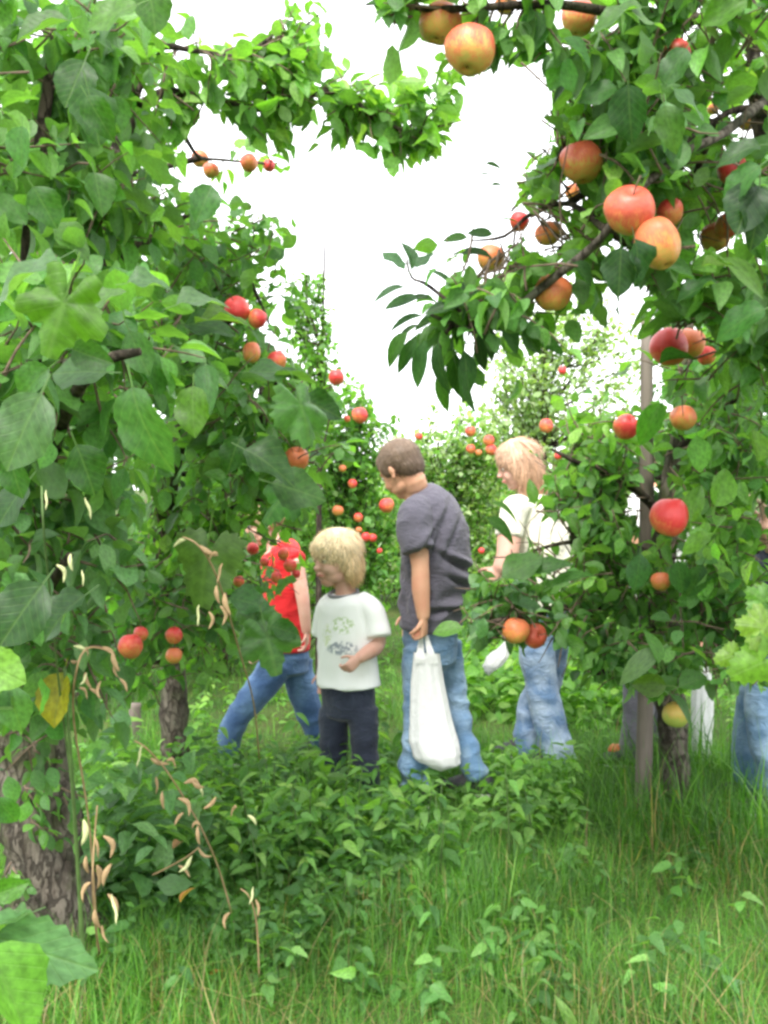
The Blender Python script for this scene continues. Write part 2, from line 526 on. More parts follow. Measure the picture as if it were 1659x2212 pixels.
BODY_SPOTS = [        # px, py, rx, ry, depth, share cut
    (857, 1005, 70, 80, 3.8, .98), (915, 1120, 75, 80, 3.8, .98), (935, 1240, 78, 120, 3.8, .98), (945, 1450, 80, 110, 3.8, .95), (960, 1590, 85, 80, 3.8, .8), (910, 1350, 50, 60, 3.7, 1.0),
    (735, 1200, 66, 72, 3.7, .98), (745, 1330, 85, 100, 3.7, .98), (752, 1450, 75, 80, 3.7, .97), (755, 1560, 70, 60, 3.7, .6), (800, 1360, 50, 60, 3.7, 1.0),
    (625, 1330, 34, 62, 4.2, .9), (658, 1330, 14, 80, 4.2, .9), (555, 1428, 20, 20, 4.2, .95), (610, 1490, 70, 50, 4.2, .9), (520, 1520, 45, 45, 4.2, .75), (572, 1190, 30, 26, 4.2, .55), (545, 1150, 16, 18, 4.2, .8),
    (545, 1560, 60, 60, 4.3, .8), (510, 1415, 24, 26, 4.2, .8),
    (1120, 1010, 48, 62, 4.2, .95), (1090, 1180, 40, 75, 4.1, .93), (1110, 1110, 40, 32, 4.1, .7), (1200, 1170, 38, 50, 4.1, .72), (1210, 1220, 25, 45, 4.1, .5), (1175, 1520, 68, 125, 4.1, .97), (1150, 1120, 30, 30, 4.1, .6),
    (1075, 1415, 30, 30, 4.1, .9),
    (1402, 840, 18, 60, 3.4, .85), (1402, 1000, 24, 110, 3.4, .95), (1400, 1130, 22, 70, 3.4, .85), (1388, 1610, 40, 90, 3.4, .95), (1455, 1620, 42, 90, 3.4, .95), (1515, 1560, 30, 90, 4.0, .9), (1515, 1460, 25, 25, 4.0, .7),
    (1370, 1090, 20, 40, 4.2, .6), (1475, 1175, 30, 24, 4.2, .7), (1370, 1590, 26, 60, 4.2, .9),
    (1625, 1610, 60, 120, 3.8, .93), (1650, 1120, 18, 22, 3.8, .8), (1652, 1200, 16, 34, 3.8, .8), (1640, 1290, 18, 24, 3.8, .5),
    (375, 1570, 40, 100, 4.0, .93), (290, 1590, 14, 40, 4.0, .7), (360, 1110, 14, 60, 2.9, .7), (110, 1820, 90, 230, 2.3, .85), (70, 1640, 90, 80, 2.3, .35),
    (1010, 1690, 60, 40, 3.8, .9), (1290, 1560, 90, 80, 4.0, .85), (1560, 1580, 30, 90, 4.0, .85), (1060, 1540, 50, 90, 4.0, .85), (860, 1400, 20, 200, 3.9, .7), (1420, 1330, 40, 70, 3.2, .5), (1520, 1370, 60, 50, 3.0, .4),
    (1300, 1307, 70, 10, 3.2, .9), (1460, 340, 70, 16, 1.75, .0), (320, 205, 45, 20, 2.5, .8), (1200, 590, 70, 22, 1.9, .0), (1480, 325, 75, 22, 1.85, .9), (1210, 590, 50, 18, 1.9, .8), (1632, 180, 20, 90, 2.2, .7),
]
TIP_ZONE = (875, 660, 100, 150)
def cut_mask(P, allow_sky=False, protect=1.0):
    """True for each point that would fill a gap of the photograph"""
    px, py, dep = project(P)
    u = rng.random(len(px))
    cut = np.zeros(len(px), bool)
    if not allow_sky:
        for poly in SKY: cut |= poly_in(px, py, poly) & (u < 0.985)
        for (x, y, rx, ry, p) in HOLES:
            cut |= (((px - x) / rx) ** 2 + ((py - y) / ry) ** 2 < 1) & (u < p)
    for (x, y, rx, ry, d, p) in BODY_SPOTS:
        cut |= (((px - x) / rx) ** 2 + ((py - y) / ry) ** 2 < 1) & (dep < d) & (u < p * protect)
    for (x, y, r, d) in APPLE_SPOTS:
        cut |= (((px - x) / (r + 16)) ** 2 + ((py - y) / (r + 16)) ** 2 < 1) & (dep < d + 0.02) & (u < 0.97)
    cut |= dep < 0.75
    return cut

# ------------------------------------------------------------------ leaf colours (the leaves' own)
def palette(n, kind):
    t = rng.random(n)
    if kind == 'near':      A, B, Cc = (0.055, 0.140, 0.020), (0.115, 0.250, 0.032), (0.22, 0.40, 0.055)
    elif kind == 'bright':  A, B, Cc = (0.085, 0.200, 0.018), (0.165, 0.330, 0.032), (0.30, 0.46, 0.06)
    elif kind == 'cool':    A, B, Cc = (0.065, 0.145, 0.028), (0.115, 0.235, 0.044), (0.20, 0.34, 0.075)
    elif kind == 'dark':    A, B, Cc = (0.050, 0.130, 0.020), (0.098, 0.220, 0.030), (0.16, 0.31, 0.045)
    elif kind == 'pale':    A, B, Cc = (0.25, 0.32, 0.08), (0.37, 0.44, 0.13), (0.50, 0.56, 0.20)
    elif kind == 'lime':    A, B, Cc = (0.10, 0.23, 0.030), (0.17, 0.33, 0.045), (0.28, 0.42, 0.08)
    A, B, Cc = np.array(A), np.array(B), np.array(Cc)
    t = t[:, None]
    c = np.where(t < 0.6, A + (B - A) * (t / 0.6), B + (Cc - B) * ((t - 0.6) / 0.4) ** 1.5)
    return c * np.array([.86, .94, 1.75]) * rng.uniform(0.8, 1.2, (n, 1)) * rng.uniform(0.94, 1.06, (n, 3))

# ------------------------------------------------------------------ trees
class Tree:
    def __init__(self, name, base, label, group, leafname='leaf'):
        self.base = np.array(base, dtype=float)
        self.root = empty(name, base, label=label, cat='tree' if 'tree' in name else 'plant', group=group)
        self.pos, self.dir, self.nrm, self.size, self.col, self.kind = [], [], [], [], [], []
        self.V, self.F = [], []            # twigs
        self.limbs = []
        self.leafname = leafname
    def limb(self, pts, radii, mat='bark', n=9, name='branch', wob=0.25, step=4):
        P, R = spline(pts, radii, step)
        V, F = tube_geo(P, R, n, wob=wob)
        V = np.array(V) - self.base
        link(name, mesh_np(name, V, F, M[mat]), None, self.root)
        self.limbs.append((np.array(P), np.array(R)))
    def near_limb(self, p):
        best, q = 1e9, None
        for P, R in self.limbs:
            d = np.linalg.norm(P - p, axis=1)
            i = d.argmin()
            if d[i] < best: best, q = d[i], P[i]
        return q, best
    def twig(self, start, d, length, nleaf, leaf, kind, pal, droop=0.5, allow=False, tip=True):
        """a twig with alternate leaves"""
        d = norm(d)
        pts = [np.array(start)]
        seg = 5
        cur = d.copy()
        for i in range(seg):
            cur = norm(cur + rng.normal(0, 0.12, 3) + np.array([0, 0, -0.05]))
            pts.append(pts[-1] + cur * length / seg)
        mid = pts[3]
        if cut_mask(mid[None], allow)[0]: return
        tube_geo(pts, [0.0028, 0.0026, 0.0024, 0.002, 0.0016, 0.001], 4, self.V, self.F)
        ang = rng.uniform(0, 6.28)
        for k in range(nleaf):
            t = (k + 0.6) / nleaf
            if tip and k >= nleaf - 2: t = 1.0
            i = min(int(t * seg), seg - 1)
            p = pts[i] + (pts[i + 1] - pts[i]) * (t * seg - i)
            ax = norm(pts[i + 1] - pts[i])
            ang += 2.4 + rng.normal(0, 0.3)
            s = norm(np.cross(ax, [0.2, 0.1, 0.97])); w = np.cross(ax, s)
            out = math.cos(ang) * s + math.sin(ang) * w
            ld = norm(out * rng.uniform(0.7, 1.1) + ax * rng.uniform(0.3, 0.9) + np.array([0, 0, -droop * rng.uniform(0.2, 1.6)]))
            up = norm(np.array([0, 0, 1.0]) + rng.normal(0, 0.55, 3) + out * 0.35)
            sz = leaf * rng.uniform(0.62, 1.25)
            self.pos.append(p + ld * 0.22 * sz); self.dir.append(ld); self.nrm.append(up); self.size.append(sz)
            self.col.append(pal); self.kind.append(kind)
    def fill(self, cx, cy, rx, ry, depth, dr, n, leaf, kind='apple', pal='near', droop=0.5, tl=0.16, link_to=True, per=7):
        leaf *= .9; n = int(n * .92)
        c = at(cx, cy, depth)
        ax = np.array([rx / FPX * depth, dr, ry / FPX * depth])
        if link_to and self.limbs:
            q, dist = self.near_limb(c)
            if dist > 0.1:
                m = (q + c) / 2 + rng.normal(0, 0.05 * dist, 3)
                if not cut_mask(m[None])[0] and not cut_mask(c[None])[0]:
                    self.limb([q, m, c], [0.010, 0.008, 0.005], 'bark_dark', 6, 'branch', 0.15, 3)
        ntw = max(1, int(n / per))
        for _ in range(ntw):
            v = rng.normal(0, 1, 3); v /= np.linalg.norm(v); v *= rng.random() ** 0.42
            p = c + v * ax
            d = norm(v * 0.8 + rng.normal(0, 0.6, 3) + np.array([0, 0, 0.15]))
            self.twig(p - d * tl * 0.5, d, tl * rng.uniform(0.7, 1.3), per, leaf, kind, pal, droop)
    def along(self, pts, n, spread, leaf, kind='apple', pal='near', tl=0.14, per=7, droop=0.5, allow=False, up=0.0):
        """twigs that leave a limb"""
        P, _ = spline(pts, [1] * len(pts), 6)
        P = np.array(P)
        for _ in range(max(1, int(n / per))):
            i = rng.integers(0, len(P) - 1)
            p = P[i] + (P[i + 1] - P[i]) * rng.random()
            d = norm(rng.normal(0, 1, 3) + norm(P[i + 1] - P[i]) * 0.8 + np.array([0, 0, up]))
            self.twig(p, d, (tl + abs(rng.normal(0, spread))), per, leaf, kind, pal, droop, allow)
    def leaf_at(self, px, py, depth, length_px, ang, kind='broad', col=None, face=0.8, pal='near'):
        """one large leaf: centre, length in measuring units, angle of its tip (0 = right, 90 = up), face = how much it turns to the viewer's side"""
        if kind in ('broad', 'lobed') and depth > 1.12: length_px *= .84
        L = length_px / FPX * depth
        a = math.radians(ang)
        d = math.cos(a) * np.array([1.0, 0, 0]) + math.sin(a) * UPV
        d = norm(d + np.array([0, rng.uniform(-0.25, 0.25), 0]))
        face *= 0.8
        up = norm(-FWD * face + np.array([0, 0, 1.0]) * (1 - face) + rng.normal(0, 0.2, 3))
        c = at(px, py, depth)
        self.pos.append(c - d * L * 0.5); self.dir.append(d); self.nrm.append(up); self.size.append(L)
        self.col.append(np.array(col) * np.array([.72, .74, .55]) * rng.uniform(.8, 1.15) if col is not None else pal); self.kind.append(kind + '!')
    def finish(self, limit=300, massname='foliage', cull=True, mass_mat='leaf_mass'):
        pos, dr, nr, sz = map(np.array, (self.pos, self.dir, self.nrm, self.size))
        n = len(pos)
        col = np.zeros((n, 3))
        isp = np.array([isinstance(c, str) for c in self.col])
        for pal in set(c for c in self.col if isinstance(c, str)):
            s = np.array([isinstance(c, str) and c == pal for c in self.col])
            col[s] = palette(int(s.sum()), pal)
        for i in np.where(~isp)[0]: col[i] = self.col[i]
        kinds = np.array([k.rstrip('!') for k in self.kind]); hero = np.array([k.endswith('!') for k in self.kind])
        cen = pos + dr * sz[:, None] * 0.5
        keep = hero.copy()
        cut = cut_mask(cen) | cut_mask(pos + dr * sz[:, None] * 0.9, False, 0.9) | cut_mask(pos, True, 0.8)
        keep |= ~cut
        if not cull: keep[:] = True
        R = frames(dr, nr)
        px, py, dep = project(cen)
        area = (sz / np.maximum(dep, 0.3)) * FPX
        inframe = (px > -30) & (px < PW + 30) & (py > -30) & (py < PH + 30) & (dep > 0)
        score = np.where(inframe & keep, area, -1) + hero * 1e4
        order = np.argsort(-score)
        single = order[:limit]
        single = single[score[single] > 14]
        mask = np.zeros(n, bool); mask[single] = True
        for i in single:
            T = TEMPL[kinds[i]]
            me = tmesh(kinds[i], int(rng.integers(0, len(T))), 'leaf')
            o = bpy.data.objects.new(self.leafname, me)
            COL.objects.link(o)
            o.parent = self.root
            m = Matrix((R[i] * sz[i]).tolist()).to_4x4()
            m.translation = Vector((pos[i] - self.base).tolist())
            o.matrix_local = m
            o.color = (*col[i].tolist(), 1)
        # leaves well outside the frame add nothing but shade: keep a share of them
        rest = keep & ~mask
        for k in set(kinds[rest]):
            s = rest & (kinds == k)
            me = mass_mesh(massname, k, pos[s], R[s], sz[s], col[s], M[mass_mat], self.base)
            o = link(massname, me, None, self.root)
            o['kind'] = 'stuff'
        if self.V:
            o = link('twigs', mesh_np('twigs', np.array(self.V) - self.base, self.F, M['twig']), None, self.root)
            o['kind'] = 'stuff'
        return int(keep.sum()), len(single)

# ------------------------------------------------------------------ apples
def apple_mesh(name, mat, lump=0.05, seed=0, tall=0.92):
    prof = []
    nr = 18
    for i in range(nr + 1):
        t = PI * i / nr                     # 0 = stalk end, pi = calyx end
        r = math.sin(t) * (1 + 0.07 * math.cos(t))
        z = math.cos(t) * tall
        z -= 0.34 * math.exp(-(r / 0.24) ** 2) * (1 if t < PI / 2 else 0)
        z += 0.22 * math.exp(-(r / 0.20) ** 2) * (0 if t < PI / 2 else 1)
        prof.append((max(r, 0.0), z))
    V, F = [], []
    n = 24
    for i, (r, z) in enumerate(prof):
        for k in range(n):
            a = 2 * PI * k / n
            rr = r * (1 + 0.025 * math.cos(5 * a + seed) * (0.4 - z) + 1.5 * lump * mnoise.noise(Vector((math.cos(a) + seed * 3.1, math.sin(a), z))))
            V.append((rr * math.cos(a), rr * math.sin(a), z * (1 + lump * 0.6 * math.sin(a + seed))))
    for i in range(len(prof) - 1):
        for k in range(n):
            a, b = i * n + k, i * n + (k + 1) % n
            F.append((a, a + n, b + n, b))
    return mesh_np(name, V, F, mat)
APPLES = {}
for key, seeds, tall in (('mixed', (0, 2), 1.02), ('red', (1, 4), 1.06), ('orange', (3, 5), 1.0), ('green', (6,), 1.0)):
    APPLES[key] = [apple_mesh('apple_' + key, M['apple_' + key], 0.07, s, tall) for s in seeds]
_v, _f = tube_geo([(0, 0, 0.5), (0.02, 0, 0.8), (0.08, 0.02, 1.15), (0.18, 0.03, 1.45)], [0.045, 0.035, 0.035, 0.05], 6)
STALK = mesh_np('stalk', _v, _f, M['twig'])
_v, _f = [], []
for k in range(5):
    a = 2 * PI * k / 5
    b = len(_v)
    _v += [(0.14 * math.cos(a - .4), 0.14 * math.sin(a - .4), -0.70), (0.14 * math.cos(a + .4), 0.14 * math.sin(a + .4), -0.70), (0.05 * math.cos(a), 0.05 * math.sin(a), -0.90), (0.03 * math.cos(a), 0.03 * math.sin(a), -0.68)]
    _f += [(b, b + 1, b + 2), (b, b + 3, b + 1), (b, b + 2, b + 3), (b + 1, b + 3, b + 2)]
CALYX = mesh_np('calyx', _v, _f, M['bark_dark'], False)

def apple(px, py, r, depth, key, label, group, tilt=(0, 0), parts=True, yaw=None, stretch=1.0, loc=None):
    loc = at(px, py, depth) if loc is None else loc
    R = r / FPX * depth
    me = APPLES[key][int(rng.integers(0, len(APPLES[key])))]
    rot = (tilt[0], tilt[1], rng.uniform(0, 6.28) if yaw is None else yaw)
    if parts:
        root = empty('apple', loc, label=label, cat='apple', group=group)
        root.rotation_euler = rot
        b = link('flesh', me, None, root); b.scale = (R, R, R * stretch)
        s = link('stalk', STALK, None, root); s.scale = (R, R, R)
        if r > 18:
            c = link('calyx', CALYX, None, root); c.scale = (R, R, R * stretch)
    else:
        o = link('apple', me, None, None, loc)
        o.scale = (R, R, R * stretch); o.rotation_euler = rot
        tag(o, label, 'apple', group)

# ------------------------------------------------------------------ people: one remeshed body each, clothes and hair as children
def skin_material(name, base, blush):
    m, nt, out = new_mat(name)
    tc = nd(nt, 'ShaderNodeTexCoord')
    n = noise_tex(nt, 14, 4, tc.outputs['Object'])
    p = nd(nt, 'ShaderNodeBsdfPrincipled')
    nt.links.new(mixc(nt, base, blush, maprange(nt, n.outputs['Fac'], 0.35, 0.7, 0, 0.7)), p.inputs['Base Color'])
    p.inputs['Roughness'].default_value = 0.5
    p.inputs['Specular IOR Level'].default_value = 0.35
    p.inputs['Subsurface Weight'].default_value = 0.12
    p.inputs['Subsurface Radius'].default_value = (0.012, 0.005, 0.003)
    nt.links.new(p.outputs[0], out.inputs['Surface'])
    return m
M['skin'] = skin_material('skin', (0.58, 0.32, 0.21), (0.52, 0.23, 0.15))
M['skin_fair'] = skin_material('fair_skin', (0.62, 0.38, 0.30), (0.58, 0.27, 0.21))
M['skin_tan'] = skin_material('tan_skin', (0.58, 0.31, 0.20), (0.50, 0.23, 0.15))

def cloth_material(name, col, weave=500, wear=None, wscale=5, rough=0.85, heather=0.0):
    m, nt, out = new_mat(name)
    tc = nd(nt, 'ShaderNodeTexCoord')
    n = noise_tex(nt, weave, 2, tc.outputs['Object'])
    n2 = noise_tex(nt, wscale, 4, tc.outputs['Object'])
    c = mixc(nt, tuple(x * (0.9 - heather) for x in col), tuple(min(0.9, x * (1.08 + heather)) for x in col), n.outputs['Fac'])
    if wear: c = mixc(nt, c, wear, maprange(nt, n2.outputs['Fac'], 0.42, 0.68, 0, 0.85))
    p = nd(nt, 'ShaderNodeBsdfPrincipled')
    nt.links.new(c, p.inputs['Base Color'])
    p.inputs['Roughness'].default_value = rough
    p.inputs['Specular IOR Level'].default_value = 0.15
    p.inputs['Sheen Weight'].default_value = 0.15
    mp = nd(nt, 'ShaderNodeMapping'); mp.inputs['Scale'].default_value = (1, 1, 1.8); mp.inputs['Rotation'].default_value = (.3, .5, 0)
    nt.links.new(tc.outputs['Object'], mp.inputs['Vector'])
    n3 = noise_tex(nt, 16, 4, mp.outputs['Vector'], 0.5); n3.inputs['Distortion'].default_value = 1.2
    rid = math_n(nt, 'ABSOLUTE', math_n(nt, 'SUBTRACT', n3.outputs['Fac'], 0.5))
    nt.links.new(bump(nt, rid, 0.55, 0.03), p.inputs['Normal'])
    nt.links.new(p.outputs[0], out.inputs['Surface'])
    return m
M['grey_tee'] = cloth_material('charcoal_cotton', (0.110, 0.102, 0.132), heather=0.2)
M['white_tee'] = cloth_material('white_cotton', (0.82, 0.82, 0.83))
M['cream_tee'] = cloth_material('cream_cotton', (0.76, 0.73, 0.62))
M['red_tee'] = cloth_material('red_cotton', (0.66, 0.025, 0.03))
M['navy_tee'] = cloth_material('navy_cotton', (0.03, 0.035, 0.07))
M['navy'] = cloth_material('navy_denim', (0.020, 0.024, 0.040), 700, (0.045, 0.055, 0.085), 6)
M['jeans_light'] = cloth_material('light_denim', (0.11, 0.20, 0.33), 700, (0.34, 0.46, 0.60), 7)
M['jeans_pale'] = cloth_material('pale_denim', (0.10, 0.17, 0.29), 700, (0.42, 0.50, 0.62), 8)
M['jeans_mid'] = cloth_material('mid_denim', (0.055, 0.11, 0.24), 700, (0.16, 0.27, 0.44), 7)
M['grey_trouser'] = cloth_material('grey_twill', (0.16, 0.15, 0.18), 600)
M['collar'] = cloth_material('grey_rib', (0.22, 0.22, 0.25))
M['shoe_dark'] = simple_mat('dark_shoe', (0.03, 0.03, 0.035), 0.6, 40, 0.3, 0.2)
M['shoe_white'] = simple_mat('white_sole', (0.7, 0.7, 0.68), 0.6, 40, 0.15, 0.2)
M['eye_white'] = simple_mat('eye_white', (0.5, 0.47, 0.45), 0.3, 30, 0.05, 0)
M['iris'] = simple_mat('iris', (0.03, 0.04, 0.06), 0.15, 30, 0.1, 0)
M['lip'] = simple_mat('lip', (0.50, 0.14, 0.13), 0.4, 30, 0.1, 0)

def hair_material(name):
    m, nt, out = new_mat(name)
    s = nd(nt, 'ShaderNodeAttribute', attribute_name='col').outputs['Color']
    p = nd(nt, 'ShaderNodeBsdfPrincipled')
    nt.links.new(s, p.inputs['Base Color'])
    p.inputs['Roughness'].default_value = 0.5
    p.inputs['Specular IOR Level'].default_value = 0.35
    nt.links.new(p.outputs[0], out.inputs['Surface'])
    return m
M['hair'] = hair_material('hair')

_v, _f = [], []
for i in range(11):
    for k in range(16):
        t, a = PI * i / 10, 2 * PI * k / 16
        _v.append((math.sin(t) * math.cos(a), math.sin(t) * math.sin(a), math.cos(t)))
for i in range(10):
    for k in range(16):
        a, b = i * 16 + k, i * 16 + (k + 1) % 16
        _f.append((a, a + 16, b + 16, b))
BALL_V, BALL_F = np.array(_v), _f

class Clay:
    """closed pieces that a voxel remesh fuses into one skin"""
    def __init__(self): self.V, self.F = [], []
    def ball(self, c, axes, radii):
        A = np.array([norm(a) * r for a, r in zip(axes, radii)])
        b = len(self.V)
        self.V += [tuple(v) for v in (BALL_V @ A + np.asarray(c))]
        self.F += [tuple(b + i for i in f) for f in BALL_F]
    def loft(self, pts, rad, side, n=18, cap=0.6, step=3):
        """rad: list of (half width along side, half depth)"""
        P, A = spline(pts, [r[0] for r in rad], step)
        _, B = spline(pts, [r[1] for r in rad], step)
        P, A, B = [P[0]] + P + [P[-1]], [A[0]] + A + [A[-1]], [B[0]] + B + [B[-1]]
        t0 = norm(P[1] - P[2]); t1 = norm(P[-2] - P[-3])
        P[0] = P[0] + t0 * cap * min(A[0], B[0]); P[-1] = P[-1] + t1 * cap * min(A[-1], B[-1])
        A[0] *= .55; B[0] *= .55; A[-1] *= .55; B[-1] *= .55
        base = len(self.V)
        side = np.asarray(side, dtype=float)
        for i, p in enumerate(P):
            t = norm(P[min(i + 1, len(P) - 1)] - P[max(i - 1, 0)])
            u = norm(side - (side @ t) * t); w = np.cross(t, u)
            for k in range(n):
                a = 2 * PI * k / n
                self.V.append(tuple(p + A[i] * math.cos(a) * u + B[i] * math.sin(a) * w))
        for i in range(len(P) - 1):
            for k in range(n):
                a, b = base + i * n + k, base + i * n + (k + 1) % n
                self.F.append((a, b, b + n, a + n))
        self.F.append(tuple(base + k for k in reversed(range(n))))
        self.F.append(tuple(base + (len(P) - 1) * n + k for k in range(n)))
    def fuse(self, name, voxel, smooth=3, fold=None):
        me = bpy.data.meshes.new('tmp')
        me.from_pydata(self.V, [], self.F); me.update()
        ob = bpy.data.objects.new('tmp', me); COL.objects.link(ob)
        r = ob.modifiers.new('r', 'REMESH'); r.mode = 'VOXEL'; r.voxel_size = voxel; r.use_smooth_shade = True
        if smooth:
            s = ob.modifiers.new('s', 'SMOOTH'); s.factor = 0.5; s.iterations = smooth
        bpy.context.view_layer.update()
        dg = bpy.context.evaluated_depsgraph_get()
        new = bpy.data.meshes.new_from_object(ob.evaluated_get(dg))
        new.name = name
        bpy.data.objects.remove(ob); bpy.data.meshes.remove(me)
        if fold is not None:
            nv = len(new.vertices)
            co = np.empty(nv * 3, np.float32); new.vertices.foreach_get('co', co); co = co.reshape(-1, 3)
            nn = np.empty(nv * 3, np.float32); new.vertices.foreach_get('normal', nn); nn = nn.reshape(-1, 3)
            d = fold(co)
            co += nn * d[:, None]
            new.vertices.foreach_set('co', co.ravel()); new.update()
        new.polygons.foreach_set('use_smooth', np.ones(len(new.polygons), dtype=bool))
        return new

def wrinkle(amp, seed, sx=(14, 14, 14), ridge=True, amp2=0.0, band=None):
    def f(co):
        out = np.zeros(len(co))
        for i, c in enumerate(co):
            q = Vector((c[0] * sx[0] + seed, c[1] * sx[1], c[2] * sx[2]))
            v = mnoise.noise(q)
            if ridge: v = 0.5 - 2 * abs(v)
            w = mnoise.noise(Vector((c[0] * 5 + seed, c[1] * 5, c[2] * 4)))
            k = 1.0
            if band is not None:
                k = 0.35 + sum(math.exp(-((c[2] - b) / s) ** 2) for b, s in band)
            out[i] = amp * k * v * (0.5 + max(0.0, w + 0.35)) + amp2 * w
        return out
    return f

def finger(cl, base, d, n, lens, r, curl):
    """three bones curling about d x n towards n"""
    pts = [np.array(base)]
    cur = np.array(d, dtype=float)
    lat = norm(np.cross(d, n))
    for l, c in zip(lens, curl):
        cur = norm(Matrix.Rotation(c, 3, Vector(lat.tolist())) @ Vector(cur.tolist()))
        cur = np.array(cur)
        pts.append(pts[-1] + cur * l)
    cl.loft([pts[0] - norm(d) * r] + pts, [(r, r), (r, r), (r * .93, r * .93), (r * .85, r * .85), (r * .7, r * .7)], lat, 8, 0.8, 2)

def hand(cl, wrist, d, palm, L, curl=0.5, mirror=1, thumb_close=0.5):
    """wrist point, direction to the knuckles, palm normal; L = hand length"""
    d = norm(d); palm = norm(np.asarray(palm) - (np.asarray(palm) @ d) * d); lat = np.cross(d, palm) * mirror
    cl.loft([wrist - d * L * .08, wrist + d * L * .12, wrist + d * L * .32, wrist + d * L * .46], [(L * .15, L * .12), (L * .19, L * .11), (L * .225, L * .095), (L * .215, L * .08)], lat, 14, 0.5, 2)
    for i, (o, k) in enumerate(((-.165, .92), (-.055, 1.0), (.055, .95), (.16, .76))):
        b = wrist + d * L * (0.47 - 0.03 * abs(o) * 6 * (i == 3)) + lat * L * o
        dd = norm(d + lat * o * 0.35)
        finger(cl, b, dd, palm, [L * .24 * k, L * .16 * k, L * .13 * k], L * .052 * (0.92 if i == 3 else 1), [curl * (1 + .1 * i), curl * 1.25, curl * .9])
    tb = wrist + d * L * .12 - lat * L * .17 + palm * L * .03
    td = norm(d * 0.75 - lat * 0.75 + palm * 0.35)
    finger(cl, tb, td, norm(lat * 0.7 + palm * 0.7), [L * .2, L * .15, L * .12], L * .062, [-0.1 * thumb_close, 0.7 * thumb_close, 0.7 * thumb_close])

def head_clay(cl, c, f, u, s, neck_to, neck_r):
    f = norm(f); u = norm(u - (u @ f) * f); l = np.cross(u, f)
    ax = (f, u, l)
    P = lambda a, b, cc=0.0: c + s * (a * f + b * u + cc * l)
    B = lambda a, b, cc, ra, rb, rc: cl.ball(P(a, b, cc), ax, (ra * s, rb * s, rc * s))
    B(-.04, .13, 0, .43, .37, .345)          # cranium
    B(.12, -.08, 0, .285, .33, .275)         # face
    B(.235, -.385, 0, .125, .105, .13)       # chin
    B(.10, -.30, .10, .24, .12, .14); B(.10, -.30, -.10, .24, .12, .14)   # jaw
    B(.235, -.16, .135, .145, .15, .12); B(.235, -.16, -.135, .145, .15, .12)   # cheeks
    B(.335, .075, 0, .07, .055, .20)         # brow
    B(.40, -.035, 0, .05, .09, .035); B(.435, -.115, 0, .065, .05, .052)        # nose
    B(.37, -.235, 0, .055, .028, .085); B(.362, -.285, 0, .05, .028, .07)       # lips
    for sg in (1, -1):                        # ears
        B(-.03, -.03, sg * .352, .06, .10, .03); B(-.045, .0, sg * .385, .05, .08, .018)
        B(-.02, -.12, sg * .365, .035, .045, .03)
    mid = (P(-.12, -.30) + neck_to) / 2
    cl.loft([P(-.10, -.12), P(-.10, -.34), mid, neck_to], [(neck_r, neck_r * 1.1), (neck_r * .95, neck_r * 1.05), (neck_r, neck_r), (neck_r * 1.3, neck_r * 1.15)], l, 16, 0.3, 3)
    return P, ax

def face_parts(P, ax, s, root):
    for sg in (1, -1):
        for nm, off, r, mat in (('eye', .338, .046, 'eye_white'), ('iris', .362, .030, 'iris')):
            V = BALL_V @ (np.array(ax) * r * s)
            link(nm, mesh_np(nm, V + P(off, .0, sg * .135), BALL_F, M[mat]), None, root)
        V, F = tube_geo([P(.375, .085, sg * .07), P(.385, .105, sg * .14), P(.33, .085, sg * .215)], [.010 * s, .014 * s, .007 * s], 6)
        link('eyebrow', mesh_np('eyebrow', V, F, M['twig']), None, root)
    V, F = tube_geo([P(.375, -.262, -.095), P(.414, -.250, -.04), P(.418, -.255, 0), P(.414, -.250, .04), P(.375, -.262, .095)], [.008 * s, .017 * s, .016 * s, .017 * s, .008 * s], 6)
    link('mouth', mesh_np('mouth', V, F, M['lip']), None, root)

